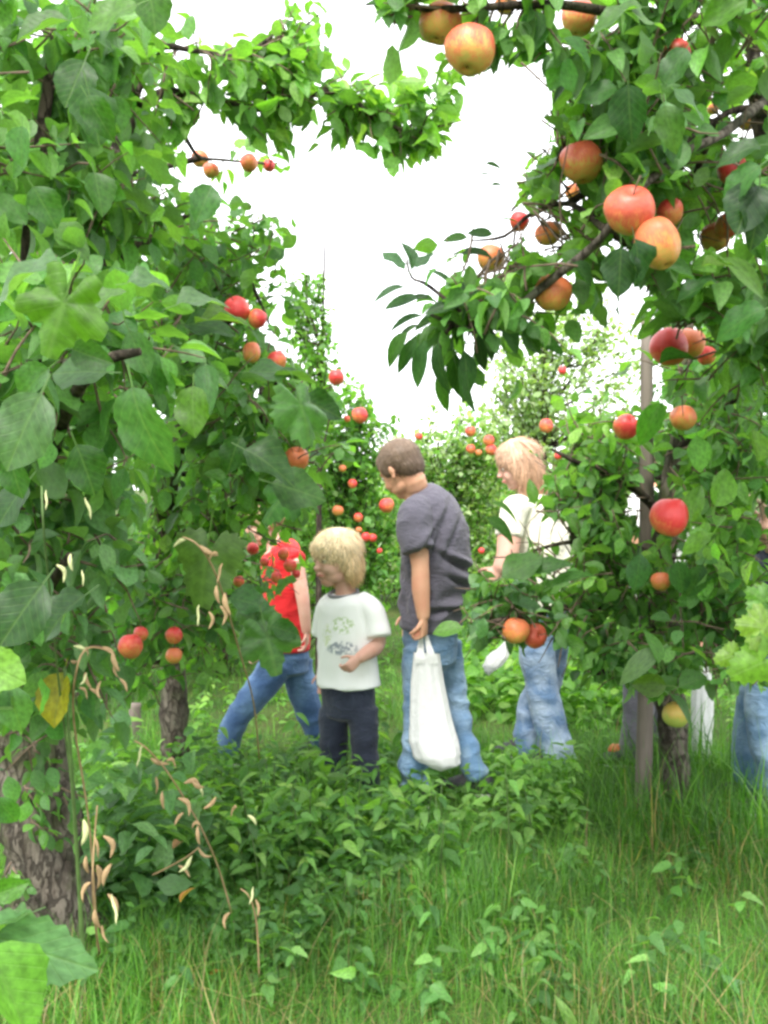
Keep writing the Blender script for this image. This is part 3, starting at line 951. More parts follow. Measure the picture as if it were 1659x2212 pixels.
def hair_mesh(name, cl, voxel, c, ax, s, base, tip, nstrand, slen, flow, lift=0.004, width=0.0016, part=None, keep=None, messy=0.25):
    """remeshed cap of hair plus many strands lying on it"""
    f, u, l = ax
    def fold(co):
        q = (co - c)
        a = np.arctan2(q @ l, q @ f)
        return (0.0022 * np.sin(a * 46 + 3 * np.sin(q @ u * 60)) + 0.0012 * np.sin(a * 91)) * min(1, slen / .045)
    me = cl.fuse(name, voxel, 3, fold)
    nv = len(me.vertices)
    co = np.empty(nv * 3, np.float32); me.vertices.foreach_get('co', co); co = co.reshape(-1, 3).astype(float)
    nn = np.empty(nv * 3, np.float32); me.vertices.foreach_get('normal', nn); nn = nn.reshape(-1, 3).astype(float)
    F = np.empty(len(me.polygons) * 4, np.int32)
    me.polygons.foreach_get('vertices', F)
    F = F.reshape(-1, 4)
    base, tip = np.array(base), np.array(tip)
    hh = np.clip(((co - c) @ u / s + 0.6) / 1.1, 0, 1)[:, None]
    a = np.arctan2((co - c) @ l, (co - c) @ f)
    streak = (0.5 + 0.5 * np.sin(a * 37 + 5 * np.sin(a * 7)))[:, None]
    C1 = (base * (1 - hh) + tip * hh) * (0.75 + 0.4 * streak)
    V2, F2, C2 = [], [], []
    pick = rng.integers(0, nv, nstrand)
    off = nv
    for i in pick:
        p, n = co[i], norm(nn[i])
        if n @ u < -0.75: continue
        fl = flow(p)
        cur = p + n * 0.0008
        side = None
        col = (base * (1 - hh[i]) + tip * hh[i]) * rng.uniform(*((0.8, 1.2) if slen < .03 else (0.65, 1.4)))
        k = 5
        L = slen * rng.uniform(0.5, 1.2) * (0.42 if (p - c) @ f > 0.12 * s else 1.0)
        dirn = norm(fl + rng.normal(0, messy, 3) * 0.6)
        for j in range(k):
            t = norm(dirn - (dirn @ n) * n * 0.85)
            side = norm(np.cross(t, n))
            w = width * (1 - 0.75 * j / (k - 1))
            q = cur + n * lift * math.sin(PI * min(1, (j + .3) / k))
            V2 += [q - side * w, q + side * w]
            C2 += [col, col]
            cur = cur + t * L / k
            # stay on the outside of the cap
            rel = cur - c
            dirn = norm(dirn + fl * 0.25)
            n = norm(n * 0.85 + norm(rel - (rel @ u) * u * 0.3) * 0.15)
            if j: F2.append((off + 2 * j - 2, off + 2 * j - 1, off + 2 * j + 1, off + 2 * j))
        off += 2 * k
    V = np.concatenate([co, np.array(V2)]); FF = np.concatenate([F, np.array(F2, dtype=np.int32)])
    CC = np.concatenate([C1, np.array(C2)])
    return mesh_np(name, V, FF, M['hair'], True, None, CC)

class Person:
    def __init__(self, label, depth, cx, h, group=None):
        self.D = depth
        self.o = at(cx, ground_row(depth), depth)
        self.o[2] = ground_z(self.o[0], self.o[1])
        self.root = empty('person', self.o, label=label, cat='person', group=group)
        self.h = h
        self.body = Clay()
    def p(self, px, py, dy=0.0):
        """a measured point, dy metres beyond (+) or before (-) the person's own distance, in the person's frame"""
        q = at(px, py, self.D + dy)
        return q - self.o
    def add(self, name, me, mat=None):
        return link(name, me, M[mat] if mat else None, self.root)
    def limb(self, cl, pts, rad, side=(0, 1, 0), n=16, cap=0.5):
        cl.loft(pts, [(r, r) if not isinstance(r, tuple) else r for r in rad], side, n, cap)

def ground_row(d):
    """row at which level ground at depth d shows"""
    lo, hi = 1000.0, 4000.0
    for _ in range(40):
        m = (lo + hi) / 2
        if at(0, m, d)[2] > 0: lo = m
        else: hi = m
    return lo

def shoe(pr, ankle, toe_dir, L=0.22, mat='shoe_dark', sole=True):
    d = norm([toe_dir[0], toe_dir[1], 0]); s = np.array([-d[1], d[0], 0])
    a = np.array([ankle[0], ankle[1], 0.0])
    c = Clay()
    c.loft([a - d * L * .22 + [0, 0, .045], a + d * L * .1 + [0, 0, .05], a + d * L * .45 + [0, 0, .038], a + d * L * .70 + [0, 0, .028]], [(.034, .042), (.038, .05), (.042, .035), (.03, .024)], s, 14, .7, 3)
    c.loft([a + [0, 0, .04], a + [0, 0, .10]], [(.036, .036), (.036, .036)], s, 12, .2, 2)
    o = pr.add('shoe', c.fuse('shoe', 0.006, 2), mat)
    if sole:
        c = Clay()
        c.loft([a - d * L * .24 + [0, 0, .012], a + d * L * .1 + [0, 0, .012], a + d * L * .45 + [0, 0, .012], a + d * L * .74 + [0, 0, .014]], [(.036, .012), (.036, .012), (.046, .012), (.03, .012)], s, 14, .4, 3)
        q = link('sole', c.fuse('sole', 0.005, 1), M['shoe_white'], o)

# ---- the boy in the dark grey T-shirt, head bowed, a carrier bag hanging from his fist
def build_boy():
    b = Person('boy in charcoal T-shirt and light jeans bowing his head, white carrier bag in his fist', 3.9, 925, 1.42)
    p = b.p
    cl = b.body
    f, u = norm([-0.62, 0.52, -0.46]), norm([-0.42, 0.10, 1.0])
    hc = p(866, 1012, 0.0)
    P, ax = head_clay(cl, hc, f, u, 0.212, p(905, 1078, 0.02), 0.047)
    # hidden torso, arms with hands, legs
    cl.loft([p(925, 1090, .03), p(945, 1180, .03), p(940, 1290, .03), p(930, 1390, .03)], [(.11, .07), (.115, .075), (.10, .07), (.10, .08)], (0, 1, 0))
    side = (0, 1, 0)
    sh, el, wr = p(895, 1110, -.13), p(908, 1225, -.17), p(915, 1335, -.19)
    b.limb(cl, [sh, (sh + el) / 2, el, (el + wr) / 2 + [-.004, 0, .01], wr], [.045, .040, .033, .034, .023])
    hand(cl, wr, [0.02, -0.02, -1], [-0.9, 0.35, 0], 0.135, 1.15, 1, 1.0)
    sh2, el2, wr2 = p(915, 1110, .18), p(900, 1220, .22), p(888, 1320, .18)
    b.limb(cl, [sh2, el2, wr2], [.042, .033, .023])
    hand(cl, wr2, [-0.1, -0.05, -1], [0, -1, 0], 0.135, 0.5, -1)
    b.add('body', cl.fuse('body', 0.0042, 2), 'skin')
    face_parts(P, ax, 0.212, b.root)
    # hair: short crop
    hcap = Clay()
    s = 0.212
    hcap.ball(P(-.075, .155, 0), ax, (.425 * s, .378 * s, .375 * s))
    hcap.ball(P(.16, .24, 0), ax, (.20 * s, .20 * s, .27 * s))
    hcap.ball(P(-.22, -.02, 0), ax, (.24 * s, .30 * s, .30 * s))
    hcap.ball(P(.10, .10, .27), ax, (.13 * s, .18 * s, .09 * s)); hcap.ball(P(.10, .10, -.27), ax, (.13 * s, .18 * s, .09 * s))
    fl = lambda q: norm(ax[0] * 0.8 - ax[1] * 0.25) if ((q - hc) @ ax[1]) > 0.1 * s else norm(-ax[1] + ax[0] * 0.1)
    b.add('hair', hair_mesh('hair', hcap, 0.0045, hc, ax, s, (0.075, 0.046, 0.030), (0.19, 0.130, 0.092), 2600, 0.020, fl, 0.0025, 0.0009))
    # T-shirt
    c = Clay()
    c.loft([p(898, 1073, .02), p(925, 1095, .02), p(938, 1150, .02), p(941, 1225, .02), p(936, 1290, .02), p(930, 1358, .02)],
           [(.085, .050), (.150, .100), (.165, .133), (.160, .135), (.150, .128), (.155, .115)], (0.25, 1, 0), 28, 0.12, 4)
    c.loft([p(918, 1098, .0), p(897, 1112, -.12), p(893, 1150, -.155), p(903, 1188, -.17)], [(.065, .06), (.062, .066), (.060, .062), (.066, .062)], (0, 1, 0), 20, 0.12, 4)
    c.loft([p(930, 1095, .03), p(920, 1110, .15), p(905, 1185, .20)], [(.065, .06), (.06, .062), (.056, .056)], (0, 1, 0), 20, 0.12, 4)
    zb = float(p(930, 1300)[2])
    zs = float(p(930, 1250)[2])
    def fold(co):
        base = wrinkle(0.016, 3.1, (10, 10, 12), True, 0.005, [(zs, .10), (zb, .06)])(co)
        q = co - p(960, 1240, -.10)
        # two deep drag folds across the small of the back and one above the hem
        for (px, py, sl, L, a) in ((985, 1215, -0.55, .07, .020), (990, 1255, -0.55, .05, .016), (965, 1312, 0.10, .08, .016), (925, 1160, 1.6, .07, .010), (945, 1150, 2.6, .10, .010), (975, 1160, 2.2, .09, .007)):
            m = p(px, py, 0)
            dx, dz = co[:, 0] - m[0], co[:, 2] - m[2]
            k = math.hypot(1, sl)
            al, ac = (dx + sl * dz) / k, (dz - sl * dx) / k
            base -= 1.5 * a * np.exp(-(al / L) ** 2) * (np.exp(-(ac / .010) ** 2) - 0.7 * np.exp(-((ac - .022) / .014) ** 2)) * (co[:, 1] < .05)
        return base
    b.add('shirt', c.fuse('shirt', 0.0055, 2, fold), 'grey_tee')
    # jeans
    c = Clay()
    c.loft([p(930, 1330, .02), p(930, 1375, .02), p(930, 1430, .02)], [(.115, .10), (.125, .105), (.115, .10)], (0, 1, 0), 20, .3)
    c.loft([p(908, 1400, -.06), p(905, 1480, -.08), p(900, 1560, -.10), p(893, 1640, -.10), p(893, 1700, -.10)], [(.070, .075), (.060, .062), (.048, .050), (.046, .048), (.050, .052)], side, 18, .1)
    c.loft([p(960, 1390, .10), p(975, 1470, .10), p(995, 1560, .08), p(1018, 1640, .05), p(1030, 1676, .05)], [(.074, .070), (.060, .058), (.047, .047), (.043, .044), (.047, .048)], side, 18, .1)
    zk = float(p(900, 1560)[2])
    b.add('jeans', c.fuse('jeans', 0.007, 3, wrinkle(0.016, 9.3, (8, 8, 18), True, 0.003, [(zk, .10), (.10, .08)])), 'jeans_light')
    shoe(b, p(893, 1700, -.10), (-1, -.2), 0.22)
    shoe(b, p(1030, 1690, .05), (-1, .1), 0.22)
    return b, wr

def build_toddler():
    b = Person('small blond child in white printed T-shirt and navy trousers', 3.85, 752, 1.0)
    p = b.p; cl = b.body
    f, u = norm([-0.80, -0.60, -0.10]), norm([-0.10, 0, 1.0])
    s = 0.208
    hc = p(726, 1206, 0)
    P, ax = head_clay(cl, hc, f, u, s, p(748, 1292, .01), .036)
    cl.loft([p(752, 1300, .01), p(755, 1380, .01), p(755, 1470, .01), p(755, 1520, .01)], [(.085, .06), (.09, .065), (.095, .07), (.09, .07)], (.8, -.6, 0))
    sh, el, wr = p(795, 1310, .0), p(816, 1392, -.05), p(775, 1422, -.16)
    b.limb(cl, [sh, p(812, 1350, -.02), el, p(797, 1408, -.11), wr], [.036, .033, .029, .028, .020])
    hand(cl, wr, norm([-.55, -.25, -.5]), norm([-.3, .9, .1]), .105, .75, 1, .8)
    sh2, el2, wr2 = p(716, 1316, .05), p(702, 1392, .10), p(698, 1450, .12)
    b.limb(cl, [sh2, el2, wr2], [.034, .028, .02])
    hand(cl, wr2, [0, 0, -1], [0, -1, 0], .10, .4, -1)
    b.add('body', cl.fuse('body', 0.0040, 2), 'skin_fair')
    face_parts(P, ax, s, b.root)
    h = Clay()
    h.ball(P(-.05, .15, 0), ax, (.47 * s, .40 * s, .41 * s))
    h.ball(P(-.22, -.10, 0), ax, (.27 * s, .38 * s, .38 * s))
    h.ball(P(-.16, -.12, .31), ax, (.20 * s, .33 * s, .12 * s)); h.ball(P(-.16, -.12, -.31), ax, (.20 * s, .33 * s, .12 * s))
    h.ball(P(.29, .25, 0), ax, (.14 * s, .12 * s, .26 * s))
    h.ball(P(.14, .16, .27), ax, (.14 * s, .16 * s, .10 * s)); h.ball(P(.14, .16, -.27), ax, (.14 * s, .16 * s, .10 * s))
    fl = lambda q: norm((q - P(-.1, .6, 0)) * np.array([1, 1, 1.0]) - ax[1] * 0.02) if ((q - hc) @ ax[1]) > .15 * s else norm(-ax[1] + 0.05 * ax[0])
    b.add('hair', hair_mesh('hair', h, .0045, hc, ax, s, (0.56, 0.33, 0.12), (1.0, 0.86, 0.60), 7000, .050, fl, .006, .0012, messy=.34))
    c = Clay()
    sd = norm([.80, -.60, 0])
    c.loft([p(744, 1285, .01), p(746, 1304, .01), p(748, 1350, .01), p(750, 1410, .01), p(752, 1450, .01), p(753, 1480, .01)],
           [(.062, .05), (.110, .072), (.122, .085), (.124, .095), (.130, .102), (.134, .106)], sd, 28, .10, 4)
    c.loft([p(775, 1302, -.02), p(800, 1320, -.04), p(812, 1352, -.05), p(816, 1376, -.06)], [(.05, .045), (.052, .048), (.053, .048), (.055, .050)], (.8, -.6, 0), 18, .1, 4)
    c.loft([p(722, 1302, .04), p(706, 1320, .07), p(698, 1372, .09)], [(.045, .042), (.046, .045), (.046, .045)], (.8, -.6, 0), 18, .1, 4)
    zt, zh = float(p(750, 1340)[2]), float(p(750, 1460)[2])
    sm, nt, out = new_mat('white_print_cotton')
    tc = nd(nt, 'ShaderNodeTexCoord')
    def zone(px, py, rx, ry):
        q = p(px, py)
        mp = nd(nt, 'ShaderNodeMapping'); mp.vector_type = 'POINT'
        mp.inputs['Location'].default_value = (-q[0] / rx, 0, -q[2] / ry); mp.inputs['Scale'].default_value = (1 / rx, 0, 1 / ry)
        nt.links.new(tc.outputs['Object'], mp.inputs['Vector'])
        ln = nd(nt, 'ShaderNodeVectorMath', operation='LENGTH'); nt.links.new(mp.outputs[0], ln.inputs[0])
        return maprange(nt, ln.outputs['Value'], 0.7, 1.0, 1, 0)
    n1 = noise_tex(nt, 75, 3, tc.outputs['Object']); n2 = noise_tex(nt, 55, 3, tc.outputs['Object'])
    geo = nd(nt, 'ShaderNodeNewGeometry')
    m1 = math_n(nt, 'MULTIPLY', zone(742, 1345, .050, .036), maprange(nt, n1.outputs['Fac'], .47, .56, 0, .75))
    m2 = math_n(nt, 'MULTIPLY', zone(740, 1393, .068, .030), maprange(nt, n2.outputs['Fac'], .47, .56, 0, .8))
    m3 = math_n(nt, 'MULTIPLY', zone(708, 1370, .020, .05), maprange(nt, n1.outputs['Fac'], .46, .56, 0, .6))
    c0 = mixc(nt, (.84, .84, .85), (.36, .50, .20), m1)
    c0 = mixc(nt, c0, (.20, .24, .32), m2); c0 = mixc(nt, c0, (.50, .60, .25), m3)
    pb = nd(nt, 'ShaderNodeBsdfPrincipled'); pb.inputs['Roughness'].default_value = .85; pb.inputs['Specular IOR Level'].default_value = .15
    nt.links.new(c0, pb.inputs['Base Color']); nt.links.new(pb.outputs[0], out.inputs['Surface'])
    M['print_tee'] = sm
    b.add('shirt', c.fuse('shirt', .0055, 3, wrinkle(.006, 5.7, (8, 8, 11), True, .003, [(zh, .08)])), 'print_tee')
    V, F = [], []
    ring, n = [], 24
    cc = p(742, 1281, .01)
    for k in range(n + 1):
        a = 2 * PI * k / n
        ring.append(cc + .058 * math.cos(a) * sd + .050 * math.sin(a) * norm([-.6, -.8, -.25]))
    tube_geo(ring, [.007] * (n + 1), 8, V, F, cap=False)
    b.add('collar', mesh_np('collar', V, F), 'collar')
    c = Clay()
    c.loft([p(752, 1460, .01), p(752, 1510, .01), p(752, 1545, .01)], [(.108, .085), (.112, .09), (.105, .085)], sd, 20, .2)
    c.loft([p(722, 1530, .03), p(720, 1600, .03), p(722, 1670, .03), p(725, 1715, .03)], [(.062, .062), (.055, .055), (.048, .048), (.050, .050)], sd, 16, .1)
    c.loft([p(783, 1530, -.03), p(787, 1600, -.04), p(792, 1670, -.04), p(793, 1712, -.04)], [(.062, .062), (.055, .055), (.048, .048), (.050, .050)], sd, 16, .1)
    b.add('trousers', c.fuse('trousers', .006, 3, wrinkle(.008, 2.2, (7, 7, 16), True, .003)), 'navy')
    shoe(b, p(725, 1715, .03), (-1, -.5), .16); shoe(b, p(793, 1712, -.04), (-1, -.5), .16)

def generic(label, D, cx, h, head, f, u, s, torso, arms, legs, skin, shirt, trousers, hair=None, shoes=(), neck=None, trad=None, voxel=.006, sleeve=None, extra=None, shoe_dir=(-1, 0), trname='jeans', lr=(.068, .055, .05), sr=1.0, side=(.3, 1, 0)):
    b = Person(label, D, cx, h)
    p = b.p; cl = b.body
    hc = p(*head)
    P, ax = head_clay(cl, hc, f, u, s, p(*neck), .04)
    tp = [p(*t[:3]) for t in torso]
    cl.loft(tp, [(t[3] * .85, t[4] * .85) for t in torso], side)
    for a in arms:
        q = [p(*k) for k in a['pts']]
        b.limb(cl, q, a['r'])
        hand(cl, q[-1], a['d'], a['palm'], a.get('L', .13), a.get('curl', .5), a.get('m', 1))
    b.add('body', cl.fuse('body', voxel * .8, 2), skin)
    face_parts(P, ax, s, b.root)
    if hair:
        h_ = Clay()
        h_.ball(P(-.05, .15, 0), ax, (.47 * s, .40 * s, .41 * s))
        if hair['long']:
            L = hair['long']
            down = norm(-np.array([0, 0, 1.0]) * .9 - np.asarray(ax[0]) * .18)
            h_.loft([P(-.15, .05), P(-.26, -.25), P(-.28, -.25) + down * L * .5, P(-.26, -.25) + down * L], [(.40 * s, .30 * s), (.38 * s, .26 * s), (.34 * s, .2 * s), (.22 * s, .10 * s)], ax[2], 18, .6)
            for sg in (1, -1):
                h_.loft([P(.10, .18, sg * .30), P(.05, -.15, sg * .36), P(.06, -.45, sg * .33)], [(.10 * s, .2 * s), (.08 * s, .18 * s), (.05 * s, .10 * s)], ax[2], 12, .6)
        h_.ball(P(.26, .26, 0), ax, (.13 * s, .11 * s, .25 * s))
        fl = lambda q: norm((q - P(-.05, .7, 0))) if ((q - hc) @ ax[1]) > .2 * s else norm([0, 0, -1.0])
        b.add('hair', hair_mesh('hair', h_, .0055, hc, ax, s, hair['c1'], hair['c2'], 3200, .08 if hair['long'] else .025, fl, .004, .0014))
    c = Clay()
    c.loft(tp, [(t[3], t[4]) for t in torso], side, 26, .12, 4)
    for a in arms:
        q = [p(*k) for k in a['pts']]
        ns = a.get('sleeve', 2)
        c.loft([tp[1] * .35 + q[0] * .65] + q[:ns], [(.055 * sr, .055 * sr)] + [(.058 * sr, .056 * sr)] * ns, side, 18, .12, 4)
    b.add('shirt', c.fuse('shirt', .007, 3, wrinkle(.009, cx * .01, (7, 7, 12), True, .004)), shirt)
    c = Clay()
    hp = tp[-1]
    c.loft([hp + [0, 0, .05], hp - [0, 0, .02], hp - [0, 0, .09]], [(torso[-1][3] * .9, torso[-1][4] * .95)] * 3, side, 20, .2)
    for g in legs:
        q = [p(*k) for k in g]
        rr = list(np.interp(np.linspace(0, 1, len(q)), [0, .5, 1], lr))
        c.loft(q, [(r, r) for r in rr], side, 16, .1)
    b.add(trname, c.fuse(trname, .007, 3, wrinkle(.006, cx * .02, (5, 5, 15), True, .003)), trousers)
    for g in legs: shoe(b, p(*g[-1]), shoe_dir, .2)
    return b

def build_others():
    # child in the sleeveless red top, striding behind the branch
    generic('child in red top and blue jeans striding behind the drooping leaves', 4.4, 600, 1.1,
            (570, 1128, 0), norm([-.9, -.25, -.25]), norm([-.2, 0, 1]), .19,
            [(600, 1178, 0, .07, .055), (606, 1195, 0, .125, .08), (616, 1270, 0, .125, .09), (624, 1350, 0, .118, .088), (625, 1405, 0, .115, .088)],
            [dict(pts=[(640, 1215, -.09), (655, 1300, -.12), (662, 1365, -.12)], r=[.034, .028, .020], d=(.05, 0, -1), palm=(-1, 0, 0), L=.105, curl=.5, sleeve=1),
             dict(pts=[(592, 1215, .06), (575, 1320, -.05), (562, 1400, -.14)], r=[.034, .028, .020], d=(-.2, 0, -1), palm=(-1, 0, 0), L=.105, curl=.8, sleeve=1)],
            [[(605, 1430, -.05), (560, 1490, -.06), (528, 1530, -.06), (500, 1575, -.04), (492, 1630, -.02)], [(640, 1430, .06), (652, 1490, .06), (672, 1550, .08), (700, 1600, .10), (712, 1632, .12)]],
            'skin_fair', 'red_tee', 'jeans_mid', hair=dict(long=0, c1=(.30, .19, .10), c2=(.5, .36, .2)), neck=(598, 1185, 0), shoe_dir=(-1, 0), lr=(.074, .058, .050), sr=.8)
    # girl with long fair hair
    generic('girl with long strawberry blond hair, white top and faded flared jeans', 4.3, 1170, 1.4,
            (1118, 1003, 0), norm([-.93, -.05, -.32]), norm([-.35, 0, 1]), .20,
            [(1145, 1078, 0, .08, .06), (1152, 1098, 0, .14, .10), (1160, 1170, 0, .150, .13), (1170, 1250, 0, .145, .13), (1178, 1320, 0, .15, .13)],
            [dict(pts=[(1112, 1100, -.14), (1100, 1160, -.17), (1095, 1200, -.20), (1078, 1232, -.22)], r=[.052, .050, .044, .030], d=(-.7, -.1, -.6), palm=(.2, .9, -.2), L=.14, curl=.35, sleeve=2),
             dict(pts=[(1200, 1105, .14), (1215, 1210, .17), (1160, 1270, .10)], r=[.05, .038, .028], d=(-1, 0, -.3), palm=(0, 0, -1), L=.14, curl=.6, sleeve=2)],
            [[(1158, 1360, -.07), (1163, 1440, -.08), (1180, 1530, -.08), (1208, 1650, -.08)], [(1190, 1360, .07), (1185, 1450, .08), (1150, 1540, .08), (1140, 1650, .08)]],
            'skin_fair', 'cream_tee', 'jeans_pale', hair=dict(long=.20, c1=(.34, .19, .11), c2=(.60, .39, .27)), neck=(1142, 1080, 0), lr=(.082, .066, .074))
    # somebody in white behind the stake
    generic('person in white T-shirt and grey trousers half hidden behind the grey stake', 4.4, 1400, 1.4,
            (1425, 1010, 0), norm([-.9, -.1, -.2]), norm([-.2, 0, 1]), .20,
            [(1418, 1058, 0, .08, .06), (1415, 1075, 0, .14, .11), (1420, 1140, 0, .15, .14), (1425, 1220, 0, .15, .14), (1425, 1300, 0, .15, .13)],
            [dict(pts=[(1375, 1095, -.12), (1372, 1150, -.16), (1360, 1240, -.18)], r=[.045, .038, .026], d=(-.3, 0, -1), palm=(-1, 0, 0), L=.14, sleeve=2),
             dict(pts=[(1470, 1110, -.05), (1500, 1230, -.06), (1515, 1370, -.08)], r=[.045, .036, .026], d=(0, 0, -1), palm=(-1, 0, 0), L=.14, curl=1.1, sleeve=2)],
            [[(1400, 1340, -.06), (1385, 1440, -.07), (1378, 1540, -.07), (1368, 1640, -.06)], [(1440, 1340, .07), (1440, 1450, .08), (1440, 1540, .08), (1440, 1640, .08)]],
            'skin', 'white_tee', 'grey_trouser', hair=dict(long=0, c1=(.10, .07, .05), c2=(.2, .15, .1)), neck=(1418, 1060, 0), trname='trousers', lr=(.082, .068, .062))
    # figure cut by the right edge of the frame
    generic('person in navy top and light blue jeans cut off by the right edge', 3.8, 1690, 1.45,
            (1688, 985, 0), norm([-.9, -.1, -.2]), norm([-.2, 0, 1]), .205,
            [(1706, 1058, 0, .08, .06), (1711, 1080, 0, .15, .11), (1716, 1170, 0, .16, .14), (1711, 1270, 0, .155, .13), (1696, 1400, 0, .155, .12)],
            [dict(pts=[(1681, 1100, -.14), (1671, 1180, -.18), (1656, 1130, -.24)], r=[.048, .04, .03], d=(-.2, 0, 1), palm=(-1, 0, 0), L=.14, sleeve=2),
             dict(pts=[(1716, 1110, .14), (1696, 1230, .17), (1666, 1280, .10)], r=[.048, .036, .028], d=(-1, 0, -.3), palm=(0, 0, -1), L=.14, curl=.6, sleeve=2)],
            [[(1666, 1440, -.07), (1652, 1530, -.09), (1666, 1640, -.10), (1684, 1740, -.08)], [(1656, 1450, .08), (1628, 1550, .10), (1616, 1650, .10), (1628, 1740, .10)]],
            'skin_fair', 'navy_tee', 'jeans_light', hair=dict(long=0, c1=(.12, .08, .05), c2=(.25, .18, .12)), neck=(1685, 1062, 0), lr=(.085, .066, .058))

# ---- carrier bags
def bag_material():
    m, nt, out = new_mat('white_polythene')
    tc = nd(nt, 'ShaderNodeTexCoord')
    n_ = noise_tex(nt, 13, 5, tc.outputs['Object'], 0.55); n_.inputs['Distortion'].default_value = 2.0
    class n: outputs = {'Fac': math_n(nt, 'ABSOLUTE', math_n(nt, 'SUBTRACT', n_.outputs['Fac'], 0.5))}
    p = nd(nt, 'ShaderNodeBsdfPrincipled')
    p.inputs['Base Color'].default_value = (0.80, 0.80, 0.81, 1)
    p.inputs['Roughness'].default_value = 0.35
    nt.links.new(bump(nt, n.outputs['Fac'], 0.45, 0.03), p.inputs['Normal'])
    t = nd(nt, 'ShaderNodeBsdfTranslucent'); t.inputs['Color'].default_value = (0.85, 0.85, 0.84, 1)
    mx = nd(nt, 'ShaderNodeMixShader'); mx.inputs[0].default_value = 0.35
    nt.links.new(p.outputs[0], mx.inputs[1]); nt.links.new(t.outputs[0], mx.inputs[2])
    nt.links.new(mx.outputs[0], out.inputs['Surface'])
    return m
M['poly'] = bag_material()

def carrier_bag(D, hand_px, rows, label, seed, handles=True):
    """rows: (left px, right px, py) down the bag; it hangs from hand_px at distance D"""
    org = at((rows[-1][0] + rows[-1][1]) / 2, rows[-1][2], D)
    root = empty('carrier_bag', org, label=label, cat='bag')
    V, F, n = [], [], 36
    R = []
    for k in range(len(rows) - 1):
        for j in range(5):
            t = j / 5
            R.append(tuple(rows[k][i] * (1 - t) + rows[k + 1][i] * t for i in range(3)))
    R.append(rows[-1])
    for i, (l, r, y) in enumerate(R):
        c = at((l + r) / 2, y, D) - org
        a = (r - l) / 2 / FPX * D
        v = i / (len(R) - 1)
        b = a * (0.30 + 0.45 * min(1, v * 1.4))
        for k in range(n):
            th = 2 * PI * k / n
            pleat = 1 + (0.10 * (1 - v) + .02) * math.sin(th * 9 + seed + v * 2) + (0.05 + .06 * v) * mnoise.noise(Vector((math.cos(th) * 2 + seed, math.sin(th) * 2, v * 5))) - (.03 + .05 * v) * abs(mnoise.noise(Vector((math.cos(th) * 5 + seed, math.sin(th) * 5, v * 12))))
            V.append(tuple(c + np.array([a * math.cos(th) * pleat, b * math.sin(th) * pleat, 0.008 * mnoise.noise(Vector((th * 2, v * 4, seed)))])))
    for i in range(len(R) - 1):
        for k in range(n):
            a, b = i * n + k, i * n + (k + 1) % n
            F.append((a, a + n, b + n, b))
    bot = len(V)
    l, r, y = R[-1]
    V.append(tuple(at((l + r) / 2, y + 10, D) - org))
    for k in range(n): F.append(((len(R) - 1) * n + k, bot, (len(R) - 1) * n + (k + 1) % n))
    link('sack', mesh_np('sack', V, F, M['poly']), None, root)
    if handles:
        l, r, y = R[0]
        hx, hy = hand_px
        for x0, x1 in ((l, l * .56 + r * .44), (r * .58 + l * .42, r)):
            for dy in (-0.022, 0.022):
                V, F = [], []
                steps = 8
                for i in range(steps + 1):
                    t = i / steps
                    xa = x0 * (1 - t) + (hx - 9 + (x0 > (l + r) / 2 - 5) * 10) * t
                    xb = x1 * (1 - t) + (hx - 1 + (x0 > (l + r) / 2 - 5) * 10) * t
                    yy = (y + 22) * (1 - t) + hy * t
                    pa, pb = at(xa, yy, D + dy * (1 - t)) - org, at(xb, yy, D + dy * (1 - t)) - org
                    V += [tuple(pa), tuple((pa + pb) / 2 + np.array([0, .008 * math.sin(t * 9 + x0), 0])), tuple(pb)]
                for i in range(steps):
                    for k in range(2):
                        a = i * 3 + k
                        F.append((a, a + 1, a + 4, a + 3))
                link('handle', mesh_np('handle', V, F, M['poly']), None, root)
    return root

# ================================================================== the ground
def build_ground():
    xs = np.concatenate([np.linspace(-150, -6, 14), np.linspace(-5, 5, 41), np.linspace(6, 150, 14)])
    ys = np.concatenate([np.linspace(-30, 0, 6), np.linspace(0.5, 12, 47), np.linspace(13, 300, 20)])
    V = [(x, y, ground_z(x, y) if abs(x) < 7 and 0 < y < 14 else 0.0) for y in ys for x in xs]
    n = len(xs)
    F = [(j * n + i, j * n + i + 1, (j + 1) * n + i + 1, (j + 1) * n + i) for j in range(len(ys) - 1) for i in range(n - 1)]
    m, nt, out = new_mat('orchard_floor')
    tc = nd(nt, 'ShaderNodeTexCoord')
    a = noise_tex(nt, 1.3, 5, tc.outputs['Object']); b = noise_tex(nt, 24, 6, tc.outputs['Object'])
    c = mixc(nt, (.035, .075, .018), (.085, .11, .035), maprange(nt, a.outputs['Fac'], .4, .65, 0, 1))
    c = mixc(nt, c, (.10, .075, .04), maprange(nt, b.outputs['Fac'], .5, .7, 0, .7))
    p = nd(nt, 'ShaderNodeBsdfPrincipled'); p.inputs['Roughness'].default_value = .95; p.inputs['Specular IOR Level'].default_value = .1
    nt.links.new(c, p.inputs['Base Color']); nt.links.new(bump(nt, b.outputs['Fac'], .8, .03), p.inputs['Normal'])
    nt.links.new(p.outputs[0], out.inputs['Surface'])
    tag(link('ground', mesh_np('ground', V, F, m)), kind='structure')
build_ground()

